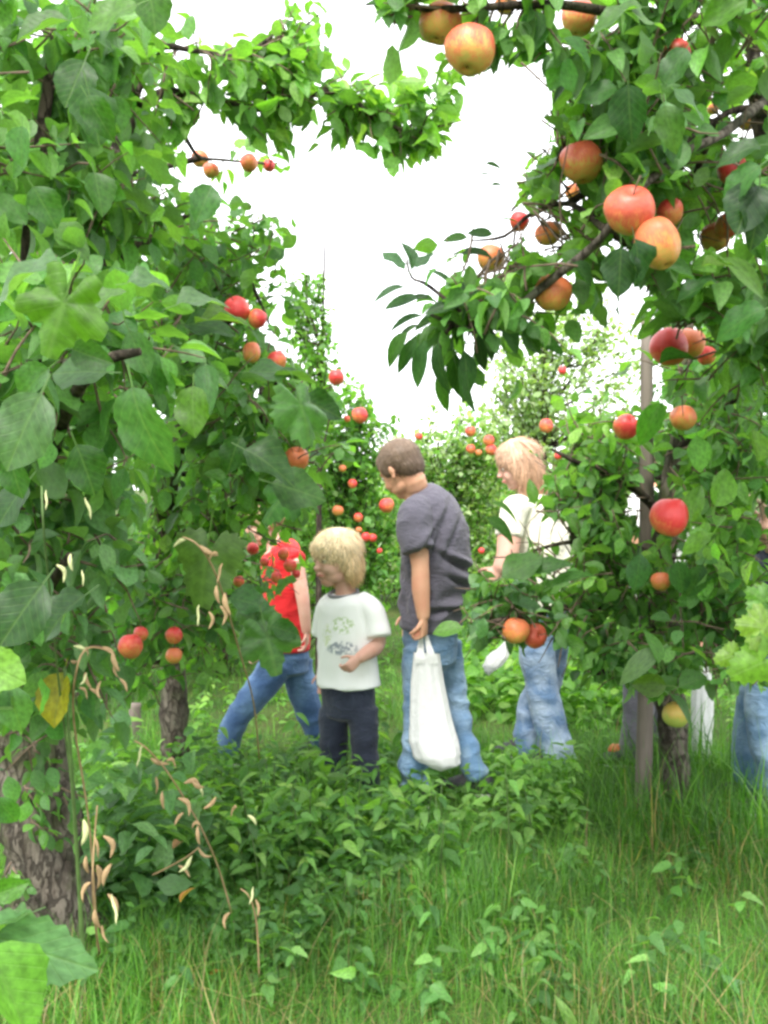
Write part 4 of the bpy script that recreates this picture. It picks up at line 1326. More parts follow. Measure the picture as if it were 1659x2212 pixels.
# ================================================================== apples: measured before the leaves, so that leaves leave them in view
# px, py, r, depth, kind, tilt x, tilt y, label
LOOKS = [
    (1015, 108, 54, 1.70, 'mixed', -.1, .25, 'largest apple, red over green, hanging alone against the white sky'),
    (950, 52, 46, 1.78, 'mixed', .2, -.3, 'yellow-green apple tucked behind the largest apple at the top'),
    (1092, 8, 24, 1.9, 'orange', 0, 0, 'orange apple cut by the top edge just right of the largest apple'),
    (1250, 38, 39, 2.0, 'mixed', 0, .2, 'round pinkish red apple under the top edge, right of the sky gap'),
    (1462, 118, 30, 2.05, 'red', 0, .2, 'red apple half covered by leaves beneath the top right branch'),
    (1256, 350, 47, 1.95, 'mixed', .1, -.1, 'rosy two-lobed apple at the right edge of the sky gap'),
    (1360, 455, 54, 1.78, 'mixed', 0.75, -.25, 'big red apple showing its stalk hollow, at the tip of the bare grey branch'),
    (1448, 458, 28, 1.95, 'red', 0, 0, 'red apple peeping out behind the one with the stalk hollow'),
    (1421, 525, 47, 1.76, 'orange', 0.1, .35, 'elongated orange-green apple hanging lowest of the cluster of three'),
    (1572, 488, 26, 2.2, 'red', .5, .6, 'small red apple on top of a greenish one near the right edge'),
    (1545, 512, 32, 2.25, 'mixed', .1, .3, 'small greenish apple under a red one near the right edge'),
    (1582, 368, 31, 2.1, 'red', 0, .1, 'red apple with a leaf across it, high by the right edge'),
    (1195, 633, 41, 2.0, 'orange', -.2, .1, 'russet orange apple hanging beneath the dark slanting branch'),
    (1122, 478, 21, 2.4, 'red', 0, 0, 'small red apple at the left side of the right-hand crown'),
    (1183, 505, 27, 2.35, 'orange', 0, .3, 'orange-brown apple among leaves above the dark slanting branch'),
    (1060, 558, 30, 2.3, 'orange', .1, 0, 'yellow-orange apple half covered above the drooping leaf cluster'),
    (1236, 415, 15, 2.5, 'orange', 0, 0, 'narrow orange apple directly under the rosy two-lobed one'),
    (1540, 236, 12, 2.5, 'orange', 0, 0, 'tiny orange apple above the bare grey branch'),
    (1613, 262, 20, 2.4, 'orange', 0, 0, 'pale orange apple where the bare grey branch leaves the picture'),
    (1445, 750, 40, 2.6, 'red', .2, -.2, 'pinkish red apple with a leaf lying across, beside the stake top'),
    (1490, 742, 34, 2.7, 'orange', 0, .2, 'orange apple touching the pinkish red one beside the stake top'),
    (1526, 768, 20, 2.8, 'red', 0, 0, 'smaller red apple to the right of the pair by the stake top'),
    (1352, 922, 27, 3.0, 'red', .9, 0, 'red apple immediately left of the grey stake'),
    (1475, 903, 28, 3.0, 'orange', 0, .1, 'orange-red apple immediately right of the grey stake'),
    (1446, 1117, 41, 2.4, 'red', 0, .1, 'glossy bright red apple right of the stake at the height of the white shirt'),
    (1427, 1256, 21, 3.0, 'orange', 0, 0, 'small peach-coloured apple above the dark fork of the trunk'),
    (1115, 1363, 29, 3.0, 'orange', 0, 0, 'orange apple on the lowest branch, left one of a touching pair'),
    (1155, 1374, 27, 3.05, 'mixed', 1.3, .3, 'brownish apple on the lowest branch, right one of a touching pair'),
    (1461, 1544, 29, 2.9, 'green', 0, 0, 'yellow-green apple hanging in front of the pale trunk'),
    (432, 343, 19, 3.2, 'orange', 0, 0, 'orange apple at the left of the group under the overhead branch'),
    (456, 368, 18, 3.1, 'mixed', 0, 0, 'brownish apple hanging lowest under the overhead branch'),
    (538, 352, 19, 3.1, 'red', 0, .2, 'bright red apple against the sky under the overhead branch'),
    (581, 358, 13, 3.2, 'red', 0, .2, 'small pinkish apple at the end of the sprig under the overhead branch'),
    (512, 670, 28, 2.7, 'red', 0, .6, 'crimson apple on the left crown beside the sky, left one of two'),
    (556, 688, 20, 2.7, 'red', 0, .6, 'crimson apple on the left crown beside the sky, right one of two'),
    (543, 762, 19, 2.8, 'orange', 0, .2, 'narrow orange apple beneath the two crimson ones'),
    (598, 780, 21, 2.8, 'red', 0, .1, 'red apple behind a leaf, lower right of the two crimson ones'),
    (727, 815, 17, 4.2, 'red', 0, 0, 'red apple at the right tip of the left crown'),
    (777, 897, 17, 5.0, 'red', 0, 0, 'red apple behind, over the bowed boy, at the foot of the sky gap'),
    (641, 992, 27, 3.0, 'orange', 0, .6, 'slanting orange apple in dark leaves left of the boy'),
    (282, 1396, 26, 2.9, 'red', 0, 0, 'red and orange apple above the second grey trunk, left side'),
    (304, 1370, 16, 3.0, 'red', 0, 0, 'red apple peeping over another above the second grey trunk'),
    (376, 1373, 18, 3.1, 'red', 0, 0, 'dull red apple on top, directly above the second grey trunk'),
    (376, 1416, 18, 3.1, 'orange', 0, 0, 'orange apple partly in shade, resting over the second grey trunk'),
    (835, 1092, 16, 5.3, 'red', 0, 0, 'pinkish red apple touching the front of the grey T-shirt'),
    (1180, 920, 15, 5.5, 'red', 0, 0, 'dull red apple above the fair-haired girl'),
    (1056, 952, 12, 6.0, 'red', 0, 0, 'bright red apple between boy and girl, upper of two'),
    (1061, 972, 12, 6.0, 'red', 0, 0, 'bright red apple between boy and girl, lower of two'),
]
SMALL = [(730, 1103, 12), (774, 1118, 10), (762, 1045, 10), (790, 1160, 10), (805, 1162, 9), (740, 1012, 8), (905, 943, 8), (1016, 932, 11), (1017, 970, 10), (1034, 978, 7),
         (750, 905, 7), (1205, 985, 8), (1085, 1010, 6), (1215, 800, 9), (775, 1145, 7), (820, 1190, 6), (1000, 1130, 7), (1040, 1190, 7)]
SLAB = ['pinkish small apple level with the bowed boy’s shirt collar, over the blond child', 'orange-red small apple just below and right of the pinkish one over the blond child', 'pale orange small apple between the boy’s face and the left crown',
        'left one of two small touching apples beside the blond child’s hair', 'right one of two small touching apples beside the blond child’s hair', 'tiny orange apple in the bright tree, level with the boy’s ear',
        'tiny dull red apple straight above the bowed boy’s hair', 'dark red small apple nearest the drooping leaf cluster', 'dull apple low left of the bright red pair', 'smallest apple just right of the dull one by the red pair',
        'tiny apple at the top of the bright tree under the sky', 'tiny red apple in the twigs right of the girl’s head', 'tiny apple just left of the girl’s forehead', 'brownish apple high in the pale feathery tree',
        'tiny apple over the crown of the blond child', 'tiny apple between the blond child and the grey shirt', 'tiny apple behind the boy’s shoulder blade', 'tiny apple behind the boy’s lower back']
KLAB = ['topmost small apple left of the child’s red top', 'small apple touching the shoulder of the child’s red top, upper one', 'small apple touching the shoulder of the child’s red top, lower one', 'small apple lying over the neckline of the red top',
        'small apple farthest left before the red-topped child', 'small apple in the middle of the cluster before the red top', 'small apple nearest to the blond child’s face']
KIDAP = [(546, 1185, 13), (612, 1196, 13), (627, 1222, 14), (597, 1247, 12), (516, 1256, 12), (572, 1214, 10), (640, 1240, 9)]
for (x, y, r, d, *_r) in LOOKS: APPLE_SPOTS.append((x, y, r, d))
for (x, y, r) in SMALL: APPLE_SPOTS.append((x, y, r - 4, 6.4))
for (x, y, r) in KIDAP: APPLE_SPOTS.append((x, y, r - 6, 3.9))
for (x, y, r, d, k, tx, ty, lab) in LOOKS:
    apple(x, y, r, d, k, lab, 'apples hanging in the orchard', (tx, ty), yaw=(rng.uniform(0, 6) if tx < .5 else 0.3), stretch=1.25 if 'longated' in lab or 'narrow' in lab else (1.0 if k != 'mixed' else .95))
for (x, y, r), lb in zip(SMALL, SLAB):
    apple(x, y, r, 6.3, ['red', 'orange', 'red'][int(rng.integers(0, 3))], lb, 'small far apples behind the children', parts=False)
for (x, y, r), lb in zip(KIDAP, KLAB):
    apple(x, y, r, 3.8, 'red', lb, 'small apples before the red-topped child', parts=False)

# ================================================================== near trees
def gbase(px, D):
    q = at(px, ground_row(D), D)
    q[2] = ground_z(q[0], q[1]) - 0.03
    return q
stats = {}

# ---- left near tree
A = Tree('apple_tree', gbase(120, 2.62), 'near apple tree on the left with a thick moss-streaked grey trunk', 'apple trees', 'leaf')
A.limb([gbase(120, 2.62), at(108, 1960, 2.62), at(92, 1840, 2.62), at(75, 1720, 2.62), at(60, 1580, 2.6), at(55, 1350, 2.5), at(80, 1100, 2.4), at(110, 800, 2.4), at(170, 520, 2.5), at(250, 330, 2.6)],
       [.145, .118, .100, .092, .09, .075, .06, .05, .04, .022], 'bark', 18, 'trunk', .35, 5)
A.limb([at(250, 345, 2.6), at(272, 285, 2.6), at(300, 232, 2.6), at(362, 200, 2.62), at(450, 215, 2.65), at(560, 235, 2.7), at(680, 200, 2.75), at(750, 205, 2.8), at(800, 250, 2.8), at(880, 285, 2.8), at(950, 270, 2.8)],
       [.024, .020, .016, .012, .010, .010, .011, .010, .009, .006, .003], 'bark_dark', 8)
A.limb([at(150, 600, 2.5), at(250, 560, 2.5), at(380, 480, 2.6), at(460, 430, 2.6)], [.016, .012, .008, .005], 'bark_dark', 7)
A.limb([at(90, 900, 2.4), at(60, 600, 2.1), at(90, 300, 2.0), at(120, 80, 2.0)], [.02, .018, .014, .010], 'bark_dark', 7)
A.limb([at(80, 1150, 2.4), at(120, 950, 1.9), at(200, 800, 1.5), at(300, 760, 1.4)], [.018, .014, .010, .006], 'bark_dark', 7)
A.limb([at(55, 1400, 2.5), at(90, 1300, 2.1), at(150, 1200, 1.8)], [.016, .012, .007], 'bark_dark', 7)
A.limb([at(360, 200, 2.62), at(420, 330, 2.9), at(480, 345, 3.1), at(590, 355, 3.2)], [.008, .006, .005, .003], 'bark_dark', 6)
A.limb([at(250, 345, 2.6), at(330, 120, 2.6), at(420, 110, 2.6), at(520, 120, 2.6), at(610, 60, 2.7)], [.014, .010, .007, .006, .003], 'bark_dark', 7)
ov = [at(300, 232, 2.6), at(450, 215, 2.65), at(560, 235, 2.7), at(680, 200, 2.75), at(750, 205, 2.8), at(800, 250, 2.8), at(880, 285, 2.8), at(950, 270, 2.8)]
A.along(ov, 400, .05, .068, pal='bright', tl=.11)
A.along(ov[4:], 120, .03, .066, pal='bright', tl=.10)
A.along([at(330, 120, 2.6), at(420, 110, 2.6), at(520, 120, 2.6), at(620, 70, 2.7)], 240, .06, .064, pal='bright', tl=.11)
A.limb([at(560, 235, 2.7), at(610, 140, 2.7), at(650, 70, 2.75), at(690, 30, 2.75)], [.008, .006, .004, .002], 'bark_dark', 6)
A.along([at(560, 235, 2.7), at(610, 140, 2.7), at(650, 70, 2.75), at(690, 30, 2.75)], 170, .04, .066, pal='bright', tl=.08)
A.along([at(880, 285, 2.8), at(930, 220, 2.8), at(975, 180, 2.8)], 60, .02, .070, pal='bright', tl=.05)
A.along([at(400, 345, 3.0), at(480, 345, 3.1), at(590, 355, 3.2)], 70, .03, .060, pal='bright', tl=.06)
A.fill(100, 90, 210, 150, 2.0, .35, 420, .078, pal='near')
A.fill(250, 110, 90, 130, 2.3, .3, 160, .075, pal='near')
A.fill(90, 380, 160, 190, 2.0, .35, 420, .080, pal='near')
A.fill(90, 380, 190, 200, 3.0, .35, 260, .080, pal='dark')
A.fill(300, 470, 130, 110, 2.5, .3, 240, .070, pal='near')
A.fill(120, 760, 210, 230, 1.75, .30, 420, .085, pal='near')
A.fill(120, 900, 230, 330, 2.75, .3, 420, .085, pal='dark')
A.fill(90, 1130, 190, 190, 2.0, .3, 420, .082, pal='cool')
A.fill(120, 1400, 150, 140, 2.25, .3, 300, .075, pal='dark')
A.fill(30, 1200, 110, 330, 2.9, .3, 200, .085, pal='dark')
# large leaves nearest the viewer
for L in ((125, 690, 1.05, 190, 250, 'lobed', (.085, .20, .022), .85), (205, 250, 1.25, 160, 285, 'broad', (.028, .085, .022), .8), (160, 180, 1.3, 140, 250, 'broad', (.026, .08, .02), .7),
          (215, 255, 1.22, 130, 300, 'broad', (.045, .13, .03), .8), (45, 318, 1.2, 105, 265, 'broad', (.06, .16, .06), .8), (85, 60, 1.3, 150, 200, 'broad', (.05, .13, .03), .6),
          (60, 830, 1.1, 120, 215, 'broad', (.06, .15, .055), .85), (305, 940, 1.05, 215, 282, 'broad', (.075, .19, .068), .95), (165, 800, 1.2, 170, 175, 'broad', (.065, .16, .06), .5),
          (45, 935, 1.05, 190, 245, 'broad', (.085, .18, .085), .8), (40, 600, 1.1, 200, 200, 'broad', (.09, .19, .09), .6), (325, 605, 1.3, 120, 10, 'broad', (.10, .20, .11), .6),
          (440, 635, 1.5, 150, 25, 'broad', (.10, .19, .10), .5), (415, 890, 1.3, 140, 270, 'broad', (.085, .20, .022), .7), (230, 640, 1.2, 110, 30, 'broad', (.09, .2, .05), .6),
          (120, 1330, 1.3, 180, 215, 'broad', (.03, .085, .03), .8), (40, 1330, 1.2, 200, 235, 'broad', (.035, .095, .035), .8), (190, 1020, 1.3, 150, 290, 'broad', (.035, .10, .03), .7),
          (200, 770, 1.15, 120, 340, 'broad', (.05, .13, .045), .6), (30, 1030, 1.15, 130, 280, 'broad', (.04, .12, .03), .7), (20, 1090, 1.2, 150, 230, 'broad', (.03, .09, .03), .7),
          (440, 440, 1.8, 110, 250, 'broad', (.06, .16, .06), .8), (330, 20, 1.5, 130, 280, 'broad', (.06, .16, .03), .6), (235, 30, 1.4, 150, 200, 'broad', (.09, .21, .04), .6),
          (100, 450, 1.4, 120, 300, 'broad', (.05, .14, .04), .7), (215, 420, 1.5, 120, 285, 'broad', (.05, .14, .03), .7), (160, 520, 1.5, 130, 320, 'broad', (.09, .2, .05), .5)):
    A.leaf_at(L[0], L[1], L[2], L[3], L[4], L[5], L[6], L[7])
A.along([at(40, 1500, 2.35), at(60, 1620, 2.3), at(110, 1580, 2.3)], 60, .04, .055, pal='dark', tl=.08)
for q in ((60, 1760), (20, 1850), (130, 1700), (50, 1690)):
    A.along([at(q[0], q[1], 2.50), at(q[0] + 10, q[1] + 30, 2.48)], 14, .02, .045, pal='near', tl=.06)
stats['A'] = A.finish(300)

# ---- second tree in the left row
B = Tree('apple_tree', gbase(378, 4.2), 'slender grey-stemmed apple tree behind the thick one on the left', 'apple trees', 'leaf')
B.limb([gbase(378, 4.2), at(377, 1600, 4.2), at(375, 1480, 4.15), at(365, 1320, 4.0), at(352, 1180, 3.6), at(362, 1060, 3.3), at(395, 900, 3.2), at(430, 720, 3.2), at(480, 560, 3.2)],
       [.068, .058, .054, .046, .036, .030, .026, .02, .012], 'bark', 12, 'trunk', .3, 4)
B.limb([at(395, 900, 3.2), at(480, 840, 3.1), at(560, 820, 3.1), at(650, 850, 3.1), at(720, 880, 3.2)], [.012, .010, .008, .006, .003], 'bark_dark', 6)
B.limb([at(352, 1180, 3.6), at(450, 1120, 3.4), at(560, 1080, 3.3), at(660, 1090, 3.3)], [.014, .010, .007, .004], 'bark_dark', 6)
B.limb([at(480, 560, 3.2), at(520, 570, 3.1), at(560, 650, 3.0), at(590, 720, 3.0)], [.010, .007, .006, .003], 'bark_dark', 6)
B.limb([at(430, 720, 3.2), at(480, 700, 2.9), at(520, 690, 2.8)], [.010, .007, .004], 'bark_dark', 6)
B.limb([at(365, 1320, 4.0), at(430, 1300, 3.7), at(520, 1290, 3.6), at(590, 1330, 3.5)], [.014, .010, .007, .004], 'bark_dark', 6)
B.fill(440, 540, 150, 120, 3.1, .35, 380, .070, pal='near')
B.fill(540, 600, 90, 110, 3.1, .3, 180, .068, pal='near')
B.fill(430, 720, 190, 130, 3.0, .35, 420, .072, pal='near')
B.fill(560, 860, 150, 90, 3.0, .3, 300, .072, pal='near')
B.fill(560, 990, 170, 90, 3.1, .3, 330, .075, pal='near')
B.fill(440, 1000, 200, 170, 3.4, .35, 420, .075, pal='near')
B.fill(500, 1130, 190, 90, 3.4, .3, 320, .072, pal='bright')
B.fill(430, 1260, 190, 110, 3.5, .3, 400, .070, pal='near')
B.fill(330, 1300, 130, 150, 3.3, .3, 300, .072, pal='dark')
B.fill(430, 1390, 120, 60, 3.6, .25, 130, .065, pal='bright')
B.fill(300, 1440, 110, 60, 3.6, .25, 160, .070, pal='near')
B.fill(560, 1230, 90, 80, 3.9, .15, 150, .060, pal='cool')
B.fill(400, 850, 220, 380, 4.4, .3, 620, .080, pal='dark')
for L in ((660, 900, 2.2, 165, 290, 'lobed', (.065, .17, .045), .6), (590, 1000, 2.1, 170, 335, 'broad', (.035, .10, .028), .7), (650, 1060, 2.2, 150, 345, 'broad', (.045, .12, .03), .6), (600, 1085, 2.3, 150, 230, 'lobed', (.05, .15, .045), .6),
          (500, 985, 2.2, 110, 245, 'broad', (.03, .095, .025), .7), (560, 985, 2.3, 110, 240, 'broad', (.028, .09, .022), .7), (440, 1235, 2.2, 200, 262, 'lobed', (.10, .18, .065), .85),
          (545, 1300, 2.7, 120, 350, 'broad', (.04, .12, .04), .7), (625, 1362, 2.6, 95, 345, 'broad', (.04, .13, .03), .5), (585, 1405, 2.6, 150, 285, 'lobed', (.085, .20, .075), .9), (535, 1350, 2.7, 130, 235, 'lobed', (.08, .18, .085), .8),
          (610, 1265, 2.9, 80, 200, 'broad', (.07, .19, .02), .6), (480, 680, 2.4, 150, 15, 'broad', (.12, .22, .06), .4), (455, 695, 2.5, 140, 5, 'broad', (.035, .10, .03), .5),
          (600, 800, 2.4, 150, 5, 'broad', (.04, .12, .03), .5), (640, 815, 2.4, 120, 0, 'broad', (.035, .10, .03), .5), (700, 880, 2.6, 120, 340, 'broad', (.03, .09, .03), .5),
          (450, 820, 1.9, 120, 350, 'broad', (.09, .18, .09), .4), (395, 760, 1.9, 110, 20, 'broad', (.07, .16, .06), .5)):
    B.leaf_at(*L[:8])
stats['B'] = B.finish(300)

# ---- right near tree, its trunk just outside the frame
E = Tree('apple_tree', gbase(1860, 2.3), 'near apple tree leaning in from the right with bare grey branches and large apples', 'apple trees', 'leaf')
E.limb([gbase(1860, 2.3), at(1850, 1700, 2.3), at(1830, 1300, 2.3), at(1800, 900, 2.3), at(1760, 600, 2.3), at(1680, 400, 2.3), at(1640, 240, 2.3), at(1628, 100, 2.3), at(1640, -80, 2.3)],
       [.085, .072, .065, .06, .05, .035, .020, .015, .010], 'bark_dark', 14, 'trunk', .3, 4)
b1 = [at(1690, 215, 2.25), at(1640, 230, 2.1), at(1560, 290, 1.95), at(1480, 330, 1.9), at(1390, 400, 1.85), at(1350, 440, 1.82), at(1310, 500, 1.85), at(1262, 548, 1.9), at(1190, 605, 1.95), at(1120, 662, 2.0), at(1040, 712, 2.0), at(980, 700, 2.0), at(930, 680, 2.0)]
E.limb(b1, [.018, .012, .0085, .0082, .0078, .0075, .0075, .0085, .009, .0085, .007, .005, .003], 'bark', 9, 'branch', .2, 5)
E.limb([at(1660, 250, 2.2), at(1600, 235, 2.1), at(1540, 262, 2.05), at(1490, 300, 2.0), at(1450, 350, 2.0)], [.010, .008, .006, .005, .003], 'bark_dark', 7)
b3 = [at(1635, 60, 2.3), at(1500, 40, 2.1), at(1350, 30, 1.95), at(1200, 10, 1.8), at(1060, 15, 1.75), at(930, 20, 1.75), at(850, 5, 1.78), at(790, 10, 1.8)]
E.limb(b3, [.014, .012, .010, .008, .007, .006, .004, .002], 'bark_dark', 8)
E.limb([at(1450, 110, 2.1), at(1380, 180, 2.05), at(1270, 240, 2.0), at(1230, 290, 2.0), at(1200, 350, 2.0)], [.009, .008, .006, .005, .003], 'bark_dark', 7)
E.limb([at(1760, 600, 2.3), at(1660, 600, 2.2), at(1560, 640, 2.2), at(1480, 680, 2.3)], [.016, .012, .009, .005], 'bark_dark', 7)
E.limb([at(1310, 500, 1.85), at(1230, 440, 2.1), at(1150, 460, 2.2), at(1090, 510, 2.2), at(1020, 520, 2.2)], [.007, .006, .005, .004, .002], 'bark_dark', 7)
E.limb([at(1040, 712, 2.0), at(930, 620, 2.0), at(890, 600, 2.0), at(878, 560, 2.0)], [.005, .004, .003, .002], 'bark_dark', 6)
E.limb([at(980, 700, 2.0), at(950, 740, 2.0), at(960, 800, 2.0)], [.005, .004, .002], 'bark_dark', 6)
E.fill(1480, 50, 220, 90, 2.0, .3, 480, .072, pal='near')
E.fill(1250, 110, 90, 70, 1.95, .25, 150, .066, pal='near')
E.fill(1590, 150, 110, 130, 2.3, .3, 280, .072, pal='bright')
E.fill(1370, 210, 130, 110, 2.1, .3, 340, .074, pal='near')
E.fill(1400, 300, 80, 90, 1.9, .2, 120, .085, pal='dark')
E.fill(1600, 350, 110, 120, 2.3, .3, 260, .076, pal='near')
E.fill(1240, 300, 60, 90, 2.1, .2, 110, .062, pal='bright')
E.fill(1180, 410, 80, 70, 2.2, .2, 190, .056, pal='bright')
E.fill(1320, 380, 90, 80, 2.1, .25, 150, .065, pal='bright')
E.fill(1480, 430, 110, 70, 2.2, .25, 240, .062, pal='bright')
E.fill(1220, 500, 110, 60, 2.1, .25, 250, .060, pal='bright')
E.fill(1400, 560, 60, 70, 2.0, .2, 110, .075, pal='dark')
E.fill(1090, 580, 110, 60, 2.05, .2, 280, .062, pal='bright')
E.fill(1050, 660, 80, 50, 2.0, .2, 160, .066, pal='near')
E.fill(1560, 640, 130, 80, 2.2, .3, 280, .085, pal='near')
E.fill(1630, 420, 60, 120, 2.0, .2, 130, .09, pal='dark')
E.fill(1560, 760, 150, 120, 2.5, .3, 330, .085, pal='near')
E.fill(1640, 620, 70, 130, 3.0, .3, 200, .085, pal='dark')
E.along([at(1200, 10, 1.8), at(1060, 15, 1.75), at(930, 20, 1.75), at(850, 5, 1.78), at(790, 10, 1.8)], 330, .03, .062, pal='near', tl=.06)
E.along([at(1000, 20, 1.76), at(950, 15, 1.75), at(880, 40, 1.76)], 90, .02, .066, pal='dark', tl=.05)
E.along([at(1230, 290, 2.0), at(1200, 350, 2.0), at(1215, 250, 2.0)], 80, .03, .06, pal='near', tl=.07)
# the drooping leaf cluster at the branch tip, against the sky
tips = ((850, 560, 70, 135), (885, 545, 75, 95), (918, 560, 55, 45), (835, 622, 80, 185), (865, 650, 85, 195), (870, 690, 85, 190), (900, 640, 60, 170), (845, 755, 100, 225), (875, 770, 95, 240),
        (905, 790, 110, 255), (940, 800, 120, 262), (955, 850, 110, 268), (985, 820, 130, 275), (1015, 815, 120, 282), (1010, 850, 100, 272), (930, 720, 110, 215), (965, 740, 110, 240), (1105, 725, 105, 298), (1065, 740, 90, 300),
        (925, 690, 90, 200), (960, 660, 100, 190), (985, 690, 100, 230), (1040, 770, 90, 280), (895, 745, 90, 215), (990, 610, 90, 150), (960, 590, 80, 120), (1020, 540, 90, 160), (980, 510, 60, 175),
        (1050, 375, 34, 10), (1040, 395, 40, 175), (1068, 355, 40, 350), (1075, 395, 30, 20), (1012, 640, 100, 210), (950, 770, 110, 250), (870, 720, 80, 205), (1195, 120, 60, 250), (1175, 140, 50, 240), (1090, 470, 60, 160), (1035, 500, 60, 170))
for i, (x, y, l, a) in enumerate(tips):
    E.leaf_at(x, y, 2.0 + rng.uniform(-.06, .06), l, a, 'slim' if i > 2 else 'apple', [(.035, .105, .03), (.05, .14, .05), (.03, .085, .028), (.06, .16, .035)][i % 4] if i > 5 else (.06, .15, .08), rng.uniform(.35, .8))
for L in ((1325, 20, 1.5, 150, 185, 'broad', (.07, .19, .03), .7), (1400, 40, 1.5, 140, 350, 'broad', (.09, .21, .045), .6), (1490, 220, 1.6, 130, 320, 'broad', (.07, .17, .07), .7), (1450, 280, 1.6, 130, 285, 'broad', (.10, .21, .075), .7),
          (1360, 250, 1.7, 150, 275, 'broad', (.025, .085, .022), .8), (1340, 590, 1.7, 130, 270, 'broad', (.03, .09, .03), .85), (1385, 570, 1.7, 130, 285, 'broad', (.03, .10, .035), .8), (1595, 320, 1.6, 120, 190, 'broad', (.03, .09, .025), .7),
          (1590, 395, 1.6, 140, 215, 'broad', (.06, .16, .06), .6), (1610, 450, 1.6, 150, 250, 'broad', (.025, .075, .025), .7), (1640, 470, 1.6, 170, 265, 'broad', (.025, .08, .022), .7), (1455, 145, 1.7, 110, 235, 'broad', (.06, .15, .06), .6),
          (1290, 200, 1.8, 110, 200, 'broad', (.06, .17, .05), .6), (1560, 20, 1.7, 130, 200, 'broad', (.09, .22, .03), .6), (1590, 690, 1.8, 150, 200, 'broad', (.05, .15, .045), .6), (1500, 620, 1.8, 120, 190, 'broad', (.04, .13, .035), .5),
          (1470, 765, 2.2, 100, 25, 'apple', (.05, .15, .03), .5), (1560, 560, 1.8, 110, 20, 'broad', (.14, .26, .05), .5), (1620, 600, 1.8, 150, 330, 'slim', (.12, .25, .05), .6), (1400, 920, 2.2, 110, 240, 'apple', (.08, .24, .04), .9),
          (1210, 185, 1.9, 70, 210, 'apple', (.045, .13, .03), .6), (1265, 590, 1.9, 70, 320, 'apple', (.035, .11, .03), .7), (1255, 630, 1.95, 60, 280, 'apple', (.07, .18, .04), .7), (1150, 740, 2.0, 70, 300, 'apple', (.05, .14, .03), .6)):
    E.leaf_at(*L[:8])
stats['E'] = E.finish(300)

# ---- the staked tree on the right
S = Tree('apple_tree', gbase(1455, 3.75), 'staked apple tree on the right whose low branches hang over the grass', 'apple trees', 'leaf')
S.limb([gbase(1455, 3.75), at(1455, 1640, 3.75), at(1450, 1540, 3.7), at(1432, 1440, 3.65), at(1425, 1330, 3.6), at(1430, 1200, 3.55), at(1450, 1050, 3.5), at(1470, 900, 3.5), at(1485, 760, 3.5), at(1490, 640, 3.5)],
       [.060, .055, .052, .052, .056, .045, .034, .026, .018, .01], 'bark', 14, 'trunk', .35, 5)
S.limb([at(1425, 1330, 3.6), at(1390, 1306, 3.5), at(1300, 1308, 3.4), at(1215, 1312, 3.3), at(1130, 1330, 3.1), at(1050, 1345, 3.05)], [.03, .022, .017, .014, .010, .005], 'bark_dark', 9)
S.limb([at(1430, 1380, 3.6), at(1370, 1400, 3.5), at(1330, 1440, 3.4), at(1290, 1455, 3.3)], [.024, .016, .012, .006], 'bark_dark', 8)
S.limb([at(1430, 1290, 3.6), at(1490, 1240, 3.4), at(1560, 1220, 3.2), at(1640, 1190, 3.1)], [.024, .016, .012, .006], 'bark_dark', 8)
S.limb([at(1430, 1340, 3.6), at(1500, 1370, 3.3), at(1540, 1340, 3.1), at(1570, 1270, 3.0)], [.022, .014, .011, .007], 'bark', 8)
S.limb([at(1440, 1120, 3.5), at(1350, 1040, 3.3), at(1250, 1000, 3.2), at(1190, 970, 3.2)], [.018, .013, .009, .004], 'bark_dark', 7)
S.limb([at(1430, 1200, 3.55), at(1340, 1180, 3.4), at(1240, 1170, 3.3), at(1150, 1190, 3.2)], [.018, .012, .008, .004], 'bark_dark', 7)
S.limb([at(1460, 980, 3.5), at(1540, 900, 3.2), at(1610, 850, 3.1)], [.018, .012, .006], 'bark_dark', 7)
S.limb([at(1432, 1440, 3.65), at(1420, 1430, 3.0), at(1425, 1400, 2.8), at(1440, 1480, 2.85), at(1458, 1515, 2.9)], [.016, .008, .006, .004, .003], 'green_stem', 6)
S.fill(1280, 940, 110, 60, 3.3, .3, 260, .066, pal='bright')
S.fill(1270, 1020, 110, 80, 3.4, .3, 330, .064, pal='near')
S.fill(1330, 1020, 70, 110, 3.8, .25, 260, .07, pal='dark')
S.fill(1230, 1080, 90, 70, 3.3, .3, 230, .064, pal='near')
S.fill(1310, 1130, 90, 80, 3.3, .3, 260, .070, pal='near')
S.fill(1170, 1210, 90, 60, 3.2, .25, 120, .075, pal='near')
S.fill(1270, 1220, 120, 70, 3.3, .3, 300, .068, pal='bright')
S.fill(1090, 1290, 80, 70, 3.1, .25, 260, .070, pal='cool')
S.fill(1050, 1350, 60, 50, 3.1, .25, 130, .066, pal='cool')
S.fill(1200, 1330, 90, 50, 3.1, .25, 170, .064, pal='near')
S.fill(1310, 1370, 110, 60, 3.3, .3, 260, .068, pal='near')
S.fill(1540, 880, 130, 120, 3.2, .3, 420, .068, pal='dark')
S.fill(1570, 1020, 110, 120, 3.1, .3, 380, .070, pal='near')
S.fill(1480, 1000, 80, 100, 3.6, .2, 240, .07, pal='dark')
S.fill(1540, 1170, 130, 90, 3.1, .3, 380, .072, pal='bright')
S.fill(1500, 1260, 130, 70, 3.1, .3, 300, .068, pal='near')
S.fill(1370, 1240, 80, 80, 3.3, .25, 200, .066, pal='near')
S.fill(1560, 1300, 110, 70, 3.0, .3, 230, .07, pal='near')
S.fill(1530, 1400, 130, 60, 2.9, .3, 230, .066, pal='near')
S.fill(1400, 1420, 110, 50, 3.0, .25, 150, .070, pal='near')
S.fill(1420, 1330, 90, 70, 4.0, .2, 160, .075, pal='dark')
S.fill(1290, 1440, 60, 40, 3.5, .2, 70, .07, pal='dark')
